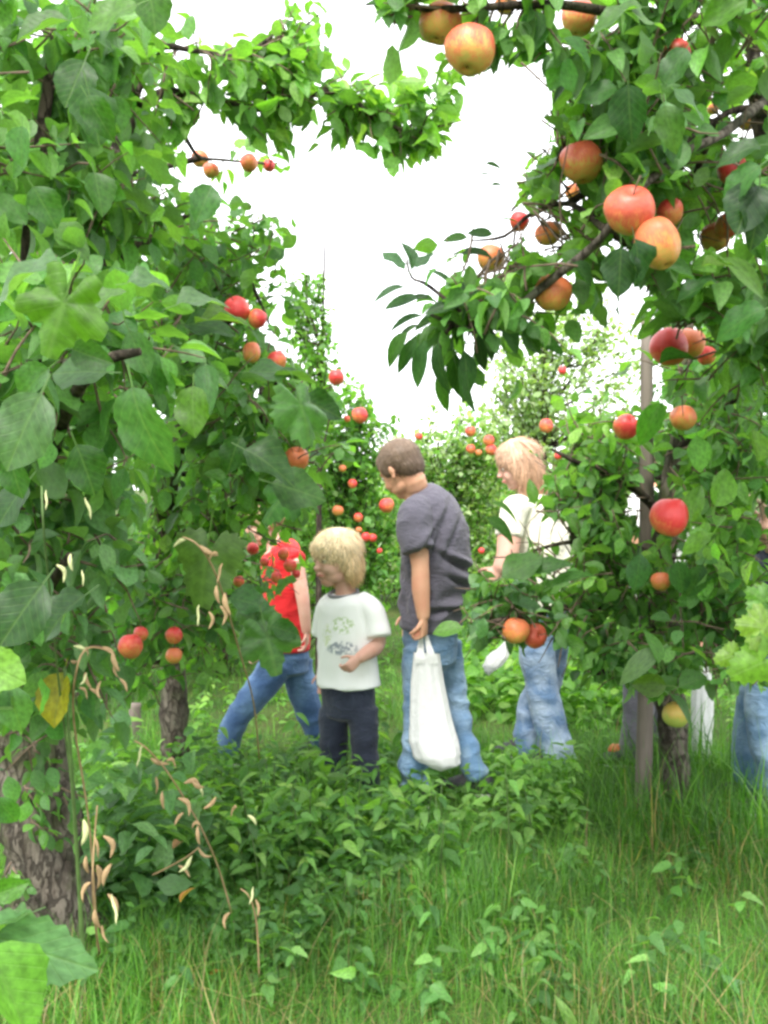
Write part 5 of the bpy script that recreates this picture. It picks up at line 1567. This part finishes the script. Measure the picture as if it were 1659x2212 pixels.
S.fill(1560, 1020, 140, 350, 4.3, .2, 480, .085, pal='dark')
for L in ((1500, 1080, 2.4, 100, 80, 'apple', (.13, .28, .06), .8), (1560, 1050, 2.4, 110, 70, 'broad', (.13, .28, .06), .8), (1635, 960, 2.3, 90, 100, 'broad', (.14, .28, .05), .8), (1500, 1170, 2.4, 90, 200, 'broad', (.12, .26, .05), .7),
          (1418, 1390, 2.6, 85, 95, 'apple', (.085, .24, .035), .9), (1375, 1435, 2.6, 120, 210, 'slim', (.12, .20, .12), .6), (1400, 1480, 2.7, 90, 180, 'broad', (.10, .19, .035), .8), (1500, 1470, 2.7, 90, 20, 'broad', (.06, .17, .035), .8), (1495, 1540, 2.7, 120, 320, 'slim', (.04, .12, .025), .5),
          (1380, 1240, 2.8, 90, 265, 'apple', (.06, .16, .08), .8), (1500, 1260, 2.8, 90, 250, 'apple', (.07, .17, .08), .7), (1470, 1250, 2.8, 80, 280, 'apple', (.06, .17, .06), .7), (1130, 1220, 2.9, 110, 30, 'apple', (.07, .18, .04), .7),
          (1100, 1100, 2.9, 80, 340, 'slim', (.08, .19, .04), .5), (1095, 1140, 2.9, 95, 335, 'slim', (.05, .14, .03), .5), (1240, 1240, 2.9, 110, 30, 'slim', (.06, .18, .03), .5), (1200, 1220, 2.9, 90, 25, 'apple', (.06, .17, .04), .5), (1150, 1060, 3.0, 60, 100, 'apple', (.10, .23, .04), .8),
          (1590, 830, 2.6, 110, 200, 'broad', (.04, .12, .03), .6), (965, 1360, 3.0, 70, 185, 'apple', (.12, .28, .05), .7)):
    S.leaf_at(*L[:8])
stats['S'] = S.finish(300)

# ---- stakes
def stake(name, base, top, w0, w1, label, chamfer=.2):
    c = np.array(base)
    root_o = None
    V, F = [], []
    n = 10
    segs = 14
    for i in range(segs + 1):
        t = i / segs
        p = np.array(base) * (1 - t) + np.array(top) * t - c + np.array([.006 * math.sin(t * 5), .004 * math.sin(t * 7), 0])
        w = w0 * (1 - t) + w1 * t
        for k in range(n):
            a = 2 * PI * k / n
            r = w * (1 + .10 * mnoise.noise(Vector((math.cos(a) * 2, math.sin(a) * 2, t * 4))))
            V.append(tuple(p + np.array([r * math.cos(a), r * math.sin(a), 0])))
    for i in range(segs):
        for k in range(n):
            a, b = i * n + k, i * n + (k + 1) % n
            F.append((a, b, b + n, a + n))
    F.append(tuple(segs * n + k for k in range(n)))
    o = link(name, mesh_np(name, V, F, M['stake'], True), None, None, c)
    tag(o, label, 'stake', 'tree stakes')
    return o
stake('tree_stake', gbase(1388, 3.68), at(1402, 690, 3.5), .031, .022, 'tall round grey tree stake standing in front of the staked apple tree')
stake('tree_stake', gbase(291, 4.7), at(294, 1520, 4.7), .030, .028, 'thin dark post beside the second trunk on the left')
for (y, d) in ((1205, 3.52),):
    ring = [at(1402 + 30 + 42 * math.cos(a), y, d + .02 + .06 * math.sin(a)) for a in np.linspace(0, 2 * PI, 17)]
    V, F = tube_geo(ring, [.006] * 17, 6, cap=False)
    tag(link('tree_tie', mesh_np('tree_tie', V, F, M['bark_dark'])), 'dark tie looped round the grey stake and the staked trunk', 'tie')

# ================================================================== the trees behind
def far_tree(name, px, D, crown, label, group, leafs, leaf, pal, trunk_r=.05, airy=1.0, columnar=False, mix=None):
    """crown: ellipses (px, py, rx, ry) in measuring units at distance D"""
    base = gbase(px, D)
    root = empty(name, base, label=label, cat='tree', group=group)
    top = min(c[1] - c[3] * .5 for c in crown)
    tp = [base, at(px + rng.uniform(-8, 8), (ground_row(D) * .6 + top * .4), D), at(px + rng.uniform(-15, 15), top, D)]
    P, R = spline(tp, [trunk_r, trunk_r * .6, trunk_r * .15], 6)
    V, F = tube_geo(P, R, 8, wob=.2)
    link('trunk', mesh_np('trunk', np.array(V) - base, F, M['bark_dark']), None, root)
    P = np.array(P)
    pos, dr, nr = [], [], []
    tw = max(8, leafs // 22)
    area = np.array([c[2] * c[3] for c in crown], float); area /= area.sum()
    TV, TF = [], []
    for _ in range(tw):
        c = crown[int(rng.choice(len(crown), p=area))]
        v = rng.normal(0, 1, 3); v /= np.linalg.norm(v); v *= rng.random() ** .40
        cen = at(c[0], c[1], D)
        q = cen + v * np.array([c[2] / FPX * D, min(c[2], c[3]) / FPX * D * .9, c[3] / FPX * D])
        i = int(np.argmin(np.linalg.norm(P - q + np.array([0, 0, .3]), axis=1)))
        s = P[i]
        L = .35 * airy
        d = norm(norm(q - s) + np.array([0, 0, .9 if columnar else .35]) + rng.normal(0, .3, 3))
        a = q - d * L * .5
        pts = [a, q, q + d * L * .5 + np.array([0, 0, .02])]
        if cut_mask(np.array([q]))[0]: continue
        if rng.random() < .35:
            tube_geo([s, (s + a) / 2 + np.array([0, 0, -.02]), a], [.010, .007, .004], 4, TV, TF, cap=False)
        tube_geo(pts, [.004, .003, .0015], 3, TV, TF, cap=False)
        for k in range(22):
            t = rng.random()
            p = pts[0] + (pts[2] - pts[0]) * t + rng.normal(0, .022 * airy, 3)
            out = rng.normal(0, 1, 3)
            pos.append(p); dr.append(norm(out + d * .6 + np.array([0, 0, -.25]))); nr.append(norm(np.array([0, 0, 1.0]) + rng.normal(0, .6, 3)))
    if not pos: return
    pos, dr, nr = np.array(pos), np.array(dr), np.array(nr)
    sz = leaf * rng.uniform(.6, 1.3, len(pos))
    k = ~cut_mask(pos)
    pos, dr, nr, sz = pos[k], dr[k], nr[k], sz[k]
    cols = palette(len(pos), pal)
    if mix:
        m = rng.random(len(pos)) < .4
        cols[m] = palette(int(m.sum()), mix)
    o = link('crown', mass_mesh('crown', 'cheap', pos, frames(dr, nr), sz, cols, M['far_leaf'], base), None, root)
    o2 = link('branches', mesh_np('branches', np.array(TV) - base, TF, M['bark_dark']), None, root)
    o2['kind'] = 'stuff'

G = 'trees of the rows behind'
far_tree('apple_tree', 772, 6.6, [(775, 950, 60, 110), (770, 1100, 90, 110), (740, 1190, 90, 70), (790, 1250, 70, 60), (735, 1010, 60, 80)], 'bright green apple tree with red fruit behind the small blond child', G, 4200, .055, 'bright', .04, mix='lime')
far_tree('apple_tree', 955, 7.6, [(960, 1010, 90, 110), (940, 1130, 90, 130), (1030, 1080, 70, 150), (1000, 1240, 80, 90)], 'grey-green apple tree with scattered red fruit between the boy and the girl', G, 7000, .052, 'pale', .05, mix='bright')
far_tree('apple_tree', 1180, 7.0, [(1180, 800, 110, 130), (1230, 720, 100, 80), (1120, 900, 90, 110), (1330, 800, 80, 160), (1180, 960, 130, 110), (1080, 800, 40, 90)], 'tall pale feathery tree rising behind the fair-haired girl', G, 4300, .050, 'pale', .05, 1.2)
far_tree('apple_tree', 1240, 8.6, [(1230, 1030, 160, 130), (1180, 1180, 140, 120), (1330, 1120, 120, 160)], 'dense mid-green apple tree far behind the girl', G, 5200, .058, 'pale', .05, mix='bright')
far_tree('apple_tree', 690, 6.0, [(685, 640, 16, 90), (700, 720, 22, 70), (668, 610, 14, 60), (645, 720, 30, 80), (690, 800, 40, 60), (680, 480, 8, 30), (640, 850, 60, 70)], 'young tree with tall thin upright shoots standing against the sky', G, 1500, .045, 'bright', .025, .8, True)
far_tree('apple_tree', 640, 7.2, [(640, 900, 80, 100), (640, 1060, 110, 110), (590, 1200, 120, 110), (700, 1290, 60, 60), (660, 980, 90, 90)], 'leafy apple tree behind the child in the red top', G, 4200, .06, 'bright', .05)
far_tree('apple_tree', 480, 6.4, [(430, 800, 150, 220), (480, 1050, 170, 200), (450, 1280, 160, 150), (330, 600, 150, 150)], 'third tree of the left row, mostly hidden by the nearer ones', G, 4200, .07, 'near', .06)
far_tree('apple_tree', 180, 5.6, [(150, 700, 220, 300), (150, 1150, 230, 250), (250, 1350, 150, 120), (120, 250, 200, 250)], 'dark leafy tree filling the gaps of the left edge', G, 4600, .09, 'dark', .06)
far_tree('apple_tree', 1560, 6.2, [(1570, 850, 140, 200), (1560, 1080, 150, 190), (1470, 1000, 110, 200), (1600, 650, 100, 120)], 'dark leafy tree behind the staked one', G, 4600, .075, 'near', .06, mix='dark')
far_tree('apple_tree', 1420, 9.5, [(1420, 1220, 220, 120), (1560, 1300, 180, 90), (1250, 1290, 160, 80)], 'low broad tree beyond the girl and the staked tree', G, 3200, .07, 'bright', .06)
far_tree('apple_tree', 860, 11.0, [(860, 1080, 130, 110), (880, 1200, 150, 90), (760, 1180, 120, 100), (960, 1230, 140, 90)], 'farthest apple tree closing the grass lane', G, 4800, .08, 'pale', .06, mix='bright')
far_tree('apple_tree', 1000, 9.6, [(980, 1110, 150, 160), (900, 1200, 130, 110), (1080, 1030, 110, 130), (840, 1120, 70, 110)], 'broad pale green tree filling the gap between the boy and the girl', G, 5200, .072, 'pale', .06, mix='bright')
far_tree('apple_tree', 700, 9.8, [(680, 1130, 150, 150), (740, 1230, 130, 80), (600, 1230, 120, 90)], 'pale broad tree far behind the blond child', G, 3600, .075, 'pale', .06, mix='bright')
far_tree('apple_tree', 560, 11.5, [(560, 1120, 170, 150), (420, 1200, 150, 130)], 'farthest tree seen left of the lane between the leaves', G, 2600, .08, 'near', .06)

# ================================================================== grass
def blade_shape(bend, w):
    V, UV = [], []
    n = 4
    for i in range(n + 1):
        v = i / n
        z = v * (1 - bend * .35 * v)
        y = bend * v * v * .85
        ww = w * (1 - v ** 1.6)
        V += [(-ww, y, z), (ww, y, z)]
        UV += [(0, v), (1, v)]
    F = []
    for i in range(n):
        a = 2 * i
        F.append((a, a + 1, a + 3)); F.append((a, a + 3, a + 2))
    return np.array(V), np.array(F), np.array(UV)
TEMPL['blade'] = [blade_shape(b, w) for b, w in ((.4, .010), (.9, .012), (1.3, .010), (.2, .008), (1.7, .011))]

def grass(name, n, y0, y1, hmin, hmax, label=None, fine=1.0, x_lim=None, sel=None, pal=None):
    """blades over the strip of ground in view between depths y0 and y1"""
    y = y0 + (y1 - y0) * rng.random(n) ** 0.9
    half = y * (PW / 2 + 120) / FPX
    x = rng.uniform(-1, 1, n) * half
    if sel is not None:
        k = sel(x, y); x, y = x[k], y[k]
    n = len(x)
    # tussocks
    tx = np.sin(x * 5.1 + 1.3 * np.sin(y * 3.3)) * np.cos(y * 4.3 + x)
    h = (hmin + (hmax - hmin) * rng.random(n) ** 1.4) * (1 + .35 * tx)
    z = 0.02 * np.sin(x * 1.7 + .6) * np.cos(y * 1.3) + .012 * np.sin(x * 4.1 + y * 2.7)
    k = ~cut_mask(np.stack([x, y, z + .75 * h], 1), True, .75)
    x, y, z, h = x[k], y[k], z[k], h[k]; n = len(x)
    pos = np.stack([x, y, z - .01], 1)
    yaw = rng.uniform(0, 2 * PI, n) + np.where(rng.random(n) < .5, 0, 0)
    lean = rng.normal(0, .48, n)
    ca, sa = np.cos(yaw), np.sin(yaw)
    Z = np.stack([sa * 0 + np.sin(lean) * -sa, np.sin(lean) * ca, np.cos(lean)], 1)
    Y = np.stack([-sa * np.cos(lean), ca * np.cos(lean), -np.sin(lean)], 1)
    X = np.stack([ca, sa, 0 * ca], 1)
    R = np.stack([X * fine, Y, Z], 2)
    g = pal if pal else ('bright', 'near')
    cols = palette(n, g[0])
    m = rng.random(n) < .45; cols[m] = palette(int(m.sum()), g[1])
    patch = (.80 + .22 * np.sin(x * 6.3 + 2 * np.sin(y * 3.7)) * np.cos(y * 5.2 + x * 2.2))[:, None]
    cols = cols * np.array([.80, .93, 0.6]) * patch
    # dead straw: more of it towards the viewer and to the right
    straw_p = np.clip(.15 * np.clip((2.75 - y) / .6, 0, 1) + .03 * (x > .3) * (y < 3.6) + .015 + .12 * (np.sin(x * 3.1 + 2) * np.sin(y * 5 + x * 2) > .55) * (y < 3.8), 0, .6)
    s = rng.random(n) < straw_p
    cols[s] = np.array([.34, .26, .12]) * rng.uniform(.5, 1.25, (int(s.sum()), 1))
    me = mass_mesh(name, 'blade', pos, R, h, cols, M['grass'])
    o = link(name, me)
    tag(o, label, 'grass', None, 'stuff')
    return o
NET = lambda x, y: (y > 3.0) & (y < 4.5) & (x < (.12 + .1 * np.sin(y * 6))) & (x > -1.6)
grass('grass', 105000, 1.7, 4.6, .05, .165, 'long uncut grass with straw-coloured dead blades in the foreground', sel=lambda x, y: ~(NET(x, y) & (rng.random(len(x)) < .1)))
grass('grass', 36000, 4.3, 9.0, .06, .16, 'bright short grass of the lane behind the children', 1.3, pal=('lime', 'bright'))
grass('grass', 9000, 9.0, 22.0, .10, .22, 'far grass of the lane under the distant trees', 3.5, pal=('bright', 'lime'))
grass('grass', 9000, 3.2, 4.3, .14, .34, 'tall fine grass round the stake and the pale trunk', .8, sel=lambda x, y: (x > .55) & (x < 1.6))
grass('fallen_stems', 1200, 1.8, 3.6, .10, .22, 'dry fallen stalks and thatch lying in the grass', 1.0, sel=lambda x, y: x > -1.2)['kind'] = 'stuff'

# ================================================================== undergrowth
def clumps(name, n, sel, size, hmin, hmax, kind, pal, label, per=9, y0=2.6, y1=4.6, px0=0, px1=1659):
    pos, dr, nr = [], [], []
    for _ in range(n):
        for _t in range(30):
            y = rng.uniform(y0, y1); px = rng.uniform(px0, px1)
            x = (px - PW / 2) / FPX * y
            if sel(x, y): break
        else: continue
        H = rng.uniform(hmin, hmax)
        lean = rng.normal(0, .12, 2)
        ang = rng.uniform(0, 6)
        for k in range(per):
            t = (k + 1) / per
            p = np.array([x + lean[0] * t * H, y + lean[1] * t * H, ground_z(x, y) + H * t])
            ang += 1.57 + rng.normal(0, .3)
            out = np.array([math.cos(ang), math.sin(ang), rng.uniform(-.5, .25)])
            pos.append(p); dr.append(norm(out)); nr.append(norm(np.array([0, 0, 1.0]) + rng.normal(0, .4, 3)))
    pos, dr, nr = map(np.array, (pos, dr, nr))
    sz = size * rng.uniform(.6, 1.25, len(pos))
    k = ~cut_mask(pos + dr * sz[:, None] * .5, True, .55)
    pos, dr, nr, sz = pos[k], dr[k], nr[k], sz[k]
    o = link(name, mass_mesh(name, kind, pos, frames(dr, nr), sz, palette(len(pos), pal), M['leaf_mass']))
    tag(o, label, 'undergrowth', None, 'stuff')
left_bed = lambda x, y: (x < .15 - .25 * (3.4 - y)) if y > 2.9 else (x < -.55)
clumps('undergrowth', 400, left_bed, .050, .03, .22, 'nettle', 'near', 'dense low nettles and weeds between the left trunks and the children', 11, 2.7, 4.3, 150, 960)
clumps('undergrowth', 420, lambda x, y: rng.random() < min(1, (y - 2.2) / .9) * (.25 + .75 * (math.sin(x * 9 + 1) * math.sin(y * 7) > -.1)) * min(1, max(.15, (.35 - x) / .9)), .050, .03, .14, 'nettle', 'near', 'lower weeds running from the bed into the foreground grass', 8, 2.25, 3.2, 180, 1250)
clumps('undergrowth', 34, lambda x, y: True, .085, .25, .50, 'apple', 'cool', 'tall broad-leaved weeds between the two left trunks', 11, 2.6, 3.3, 190, 470)
clumps('undergrowth', 170, left_bed, .075, .08, .27, 'slim', 'bright', 'long narrow-leaved weeds mixed through the nettle bed', 8, 2.8, 4.2, 180, 960)
clumps('undergrowth', 110, lambda x, y: True, .055, .05, .17, 'nettle', 'bright', 'low weeds before the feet of the girl', 9, 3.4, 4.2, 990, 1260)
clumps('undergrowth', 260, lambda x, y: True, .06, .06, .20, 'nettle', 'bright', 'low bright weeds on the lane behind the children', 7, 4.6, 7.5, 380, 1640)
clumps('undergrowth', 170, lambda x, y: True, .09, .15, .45, 'apple', 'bright', 'leafy weeds growing behind the fair-haired girl', 10, 5.0, 6.6, 1000, 1400)
clumps('undergrowth', 120, lambda x, y: True, .055, .05, .14, 'nettle', 'near', 'scattered small weeds in the foreground grass', 6, 2.2, 3.2, 100, 1650)

# ---- single nettles in the front of the bed
NLAB = {(1100, 3.25): 'tall nettle standing alone in front of the gap between the boy and the girl', (1560, 2.35): 'blue-green nettle at the bottom right corner', (740, 2.75): 'isolated nettle low in the middle grass',
        (560, 2.95): 'broad nettle at the right edge of the bed, nearer than the rest'}
SPOTS = [(1100, 3.25, .33), (1060, 3.35, .28), (1150, 3.35, .26), (1560, 2.35, .10), (740, 2.75, .17), (560, 2.95, .22)]
for i in range(30):
    y = rng.uniform(3.0, 3.85); px = rng.uniform(430, 960)
    SPOTS.append((px, y, rng.uniform(.17, .29)))
def nettle(px, D, H, label, group):
    base = gbase(px, D); base[2] += .03
    root = empty('nettle', base, label=label, cat='nettle', group=group)
    lx, ly = rng.normal(0, .10, 2)
    P = [np.array([lx * H * t * t, ly * H * t * t, H * t]) for t in np.linspace(0, 1, 6)]
    V, F = tube_geo(P, [.003, .003, .0028, .0024, .002, .001], 5)
    link('stem', mesh_np('stem', V, F, M['green_stem']), None, root)
    ang = rng.uniform(0, 3)
    levels = max(3, int(H / .05))
    for k in range(levels):
        t = .25 + .75 * (k + 1) / levels
        c = P[min(5, int(t * 5))] + np.array([0, 0, (t * 5 % 1) * H / 5 if t < 1 else 0])
        ang += PI / 2
        L = .080 * (1.15 - .45 * t) * rng.uniform(.85, 1.15)
        for s in (0, PI):
            d = norm([math.cos(ang + s), math.sin(ang + s), rng.uniform(-.45, .15)])
            nrm = norm(np.array([0, 0, 1.0]) + rng.normal(0, .2, 3))
            R = frames(d[None], nrm[None])[0]
            o = bpy.data.objects.new('leaf', tmesh('nettle', int(rng.integers(0, 3))))
            COL.objects.link(o); o.parent = root
            m = Matrix((R * L).tolist()).to_4x4(); m.translation = Vector((c + d * L * .16).tolist())
            o.matrix_local = m
            cc = palette(1, 'cool' if 'blue' in label else ('near' if rng.random() < .6 else 'bright'))[0]
            o.color = (*cc.tolist(), 1)
for (px, D, H) in SPOTS:
    nettle(px, D, H, NLAB.get((px, D), 'upright nettle with paired toothed leaves in the bed before the children'), 'nettles in the grass')

# ---- broad leaves close to the camera at the edges
def near_plant(name, base, label, leaves, stems):
    T = Tree(name, base, label, None, 'leaf')
    for st in stems: T.limb([np.array(q) for q in st], list(np.linspace(.006, .003, len(st))), 'green_stem', 6, 'stem', .05, 4)
    for L in leaves: T.leaf_at(*L[:8])
    T.finish(300)
near_plant('burdock_plant', (-.62, 1.0, -.01), 'large pale serrated leaves poking in at the bottom left corner',
           [(75, 2055, 1.0, 300, 337, 'serrate', (.15, .30, .19), 1.15), (30, 2150, .95, 240, 300, 'broad', (.14, .33, .055), .7), (-20, 2000, 1.0, 180, 200, 'broad', (.06, .15, .04), .6)],
           [[(-.62, 1.0, -.01), (-.50, 1.0, .45), tuple(at(-20, 2030, 1.0))], [(-.62, 1.0, -.01), (-.52, .95, .4), tuple(at(-10, 2090, .95))]])
near_plant('lime_shoot', (-.75, 1.1, 0), 'pale lime leaves entering from the left edge at mid height',
           [(5, 1450, 1.05, 120, 330, 'broad', (.24, .44, .13), .8), (35, 1545, 1.1, 130, 285, 'broad', (.09, .20, .10), .8), (20, 1760, 1.1, 90, 300, 'broad', (.06, .17, .05), .8), (-5, 1500, 1.1, 100, 320, 'broad', (.12, .26, .05), .8), (25, 1920, 1.1, 80, 20, 'broad', (.08, .22, .03), .7)],
           [[(-.75, 1.1, 0), tuple(at(-60, 1900, 1.1)), tuple(at(-50, 1600, 1.1)), tuple(at(-45, 1430, 1.08))]])
near_plant('vine_plant', (.66, 1.5, 0), 'lime-yellow lobed vine leaves entering from the right edge above the jeans',
           [(1635, 1352, 1.5, 110, 170, 'lobed', (.20, .34, .05), .85), (1625, 1440, 1.5, 135, 210, 'lobed', (.14, .28, .05), .9), (1570, 1420, 1.52, 70, 200, 'lobed', (.16, .28, .05), .7), (1640, 1290, 1.55, 80, 140, 'lobed', (.10, .24, .04), .8)],
           [[(.66, 1.5, 0), tuple(at(1720, 1700, 1.5)), tuple(at(1710, 1450, 1.5)), tuple(at(1690, 1300, 1.5))]])
near_plant('dock_plant', tuple(gbase(1235, 2.2)), 'pale upright dock leaves at the bottom edge right of the middle',
           [(1228, 2195, 2.2, 95, 105, 'slim', (.17, .30, .09), .8), (1280, 2205, 2.2, 80, 70, 'slim', (.16, .29, .09), .8), (1190, 2212, 2.2, 60, 140, 'slim', (.10, .22, .05), .7)],
           [[tuple(gbase(1235, 2.2)), tuple(gbase(1235, 2.2) + np.array([0, 0, .06]))]])
near_plant('yellowing_shoot', tuple(gbase(125, 2.45)), 'drooping yellow leaf in front of the top of the thick left trunk',
           [(122, 1515, 2.0, 150, 258, 'broad', (.34, .30, .02), .8)],
           [[tuple(gbase(190, 2.3)), tuple(at(170, 1900, 2.2)), tuple(at(150, 1600, 2.05)), tuple(at(140, 1440, 2.0))]])

# ---- dried seed stalks hanging at the left
def pod_mesh(k):
    V, F = [], []
    pts, n = [], 7
    bend = (.35, -.3, .8)[k]
    rr = [.03, .09, .13, .12, .10, .07, .015]
    for i in range(n):
        t = i / (n - 1)
        pts.append((bend * math.sin(t * PI) * .35, .06 * math.sin(t * 8 + k), -t))
    V, F = tube_geo(pts, rr, 6)
    V = np.array(V); V[:, 1] *= .45
    return mesh_np('pod', V, F)
PODS = [pod_mesh(k) for k in range(3)]
def dry_stalk(stem, pods, label, mat='dry'):
    """stem: points; pods: (px, py, length px, tilt deg from hanging, depth)"""
    base = np.array(stem[0], dtype=float)
    root = empty('seed_stalk', base, label=label, cat='dry stalk', group='dried seed stalks')
    P, R = spline(stem, list(np.linspace(.0026, .0016, len(stem))), 4)
    V, F = tube_geo(P, R, 5)
    link('stem', mesh_np('stem', np.array(V) - base, F, M[mat]), None, root)
    for i, (x, y, l, tilt, d) in enumerate(pods):
        me = PODS[i % 3].copy() if False else PODS[i % 3]
        o = bpy.data.objects.new('pod', me)
        COL.objects.link(o); o.parent = root
        if not me.materials: me.materials.append(M['dry'])
        o.material_slots[0].link = 'OBJECT'; o.material_slots[0].material = M[(mat if mat == 'dry' else 'pale_pod') if i % 6 else 'pale_pod']
        s = l * .84 / FPX * d
        a = math.radians(tilt)
        q = at(x, y, d) + np.array([-math.sin(a), 0, math.cos(a)]) * s * .5
        o.location = tuple((q - base).tolist()); o.rotation_euler = (rng.uniform(-.3, .3), -a, rng.uniform(0, 3)); o.scale = (s, s, s)
S_ = lambda *q: [at(*k) for k in q]
def d2(pods, d): return [(x, y, l, t, d) for (x, y, l, t) in pods]
dry_stalk(S_((560, 1640, 3.3), (548, 1520, 2.9), (515, 1400, 2.4), (470, 1250, 1.9), (430, 1180, 1.8), (395, 1160, 1.8)), d2([(420, 1175, 50, 65), (455, 1190, 60, 62), (485, 1205, 40, 55), (484, 1240, 55, 8), (492, 1305, 60, 15), (478, 1330, 50, 5), (430, 1330, 55, 0), (472, 1285, 50, 10), (450, 1340, 45, -5)], 1.8),
          'dried seed stalk with cream pods hanging level with the blond child, left')
dry_stalk(S_((215, 2130, 2.5), (195, 1800, 2.35), (160, 1560, 2.1), (165, 1450, 1.9), (190, 1400, 1.9), (240, 1410, 1.9), (255, 1450, 1.9)), d2([(175, 1405, 45, 60), (170, 1430, 40, 80), (205, 1410, 40, 120), (235, 1410, 45, 45), (250, 1430, 50, 20), (258, 1450, 45, 10), (175, 1465, 40, -50), (190, 1470, 45, 20), (215, 1490, 45, -10), (205, 1500, 40, 40), (250, 1480, 42, -30), (180, 1500, 40, 30)], 1.9),
          'curled loop of dry tan pods in front of the dark leaves, far left')
dry_stalk(S_((520, 2050, 2.7), (480, 1900, 2.6), (440, 1800, 2.4), (370, 1680, 2.2), (320, 1620, 2.1), (290, 1600, 2.1)), d2([(310, 1635, 60, 5), (345, 1645, 50, 70), (375, 1655, 45, 50), (345, 1700, 55, 20), (355, 1730, 50, 10), (420, 1705, 60, 60), (450, 1720, 50, 50), (480, 1735, 45, 45), (395, 1745, 55, 25), (405, 1770, 40, 30), (435, 1700, 50, 60), (525, 1760, 50, 40), (545, 1775, 40, 35), (430, 1805, 50, 5), (448, 1790, 40, 60)], 2.15),
          'slanting dry stalk with tan pods between the two left trunks')
dry_stalk(S_((215, 2060, 2.35), (205, 1990, 2.2), (200, 1900, 2.1), (205, 1800, 2.1), (210, 1740, 2.1)), d2([(178, 1800, 70, -5), (208, 1830, 70, 5), (230, 1830, 60, 15), (215, 1900, 75, 10), (232, 1890, 60, -20), (205, 1930, 60, 20), (228, 1960, 75, -25), (212, 1990, 60, 15), (218, 2020, 50, -10), (242, 1955, 60, 20), (190, 1870, 50, 10)], 2.1),
          'dry stalk of hooked tan pods hanging down the face of the thick left trunk')
dry_stalk(S_((330, 1890, 2.5), (370, 1870, 2.45), (405, 1850, 2.4), (430, 1830, 2.4)), d2([(395, 1860, 55, -60), (370, 1880, 45, -55), (415, 1840, 40, -60)], 2.4), 'bent dry stalk lying over the low nettles, left')
dry_stalk(S_((560, 2120, 2.4), (555, 2000, 2.35), (540, 1940, 2.3), (520, 1920, 2.3)), d2([(535, 1930, 45, -40), (548, 1960, 45, -15), (500, 1990, 45, 10)], 2.3), 'short dry stalk standing in the grass at lower left')
dry_stalk(S_((175, 2130, 2.3), (165, 1800, 2.15), (130, 1500, 2.0), (110, 1300, 1.7), (95, 1150, 1.5), (90, 1050, 1.5)), d2([(92, 1080, 55, -20), (155, 1215, 45, 5), (130, 1240, 50, 20), (190, 1100, 60, 15), (175, 1250, 45, -8)], 1.5), 'green stalk with slim pale pods in the shade at far left', 'green_stem')

# ---- fallen fruit and leaves
apple(1330, 1622, 16, 4.35, 'orange', 'yellow-orange windfall apple in the grass left of the stake foot', 'windfall apples', loc=None)
apple(385, 1925, 0, 2.3, 'orange', '', '') if False else None
def dead_leaf(px, py, D, l, label, col):
    q = at(px, py, D)
    o = bpy.data.objects.new('fallen_leaf', tmesh('apple', 3)); COL.objects.link(o)
    o.location = tuple(q.tolist()); s = l / FPX * D; o.scale = (s, s, s); o.rotation_euler = (rng.uniform(.3, 1.2), rng.uniform(-.5, .5), rng.uniform(0, 6)); o.color = (*col, 1)
    tag(o, label, 'leaf', 'dead leaves caught in the grass')
dead_leaf(390, 1950, 2.45, 45, 'orange-brown dead leaf low beside the thick trunk', (.42, .18, .05))
dead_leaf(455, 2110, 2.4, 40, 'rust-coloured dead leaf in the grass at lower left', (.40, .15, .05))
dead_leaf(390, 1820, 2.5, 40, 'brown dead leaf on the bent dry stalk', (.25, .12, .05))

# ================================================================== the children
boy, fist = build_boy()
build_toddler()
build_others()
carrier_bag(3.72, (915, 1372), [(895, 947, 1412), (889, 956, 1470), (884, 970, 1540), (885, 986, 1600), (893, 996, 1630), (908, 994, 1648), (930, 975, 1657)], 'full white carrier bag hanging from the fist of the boy in grey', 1.0)
carrier_bag(4.32, (1515, 1395), [(1500, 1535, 1455), (1494, 1540, 1500), (1492, 1540, 1560), (1494, 1538, 1610), (1500, 1532, 1645)], 'white carrier bag hanging beyond the pale trunk, right', 2.6)
carrier_bag(4.1, (1088, 1395), [(1092, 1106, 1385), (1074, 1104, 1402), (1052, 1098, 1420), (1042, 1084, 1438), (1046, 1066, 1450)], 'small crumpled pale bag held low at the girl’s front', 4.2, handles=False)
print('LEAVES', stats, 'objects', len(scene.objects))
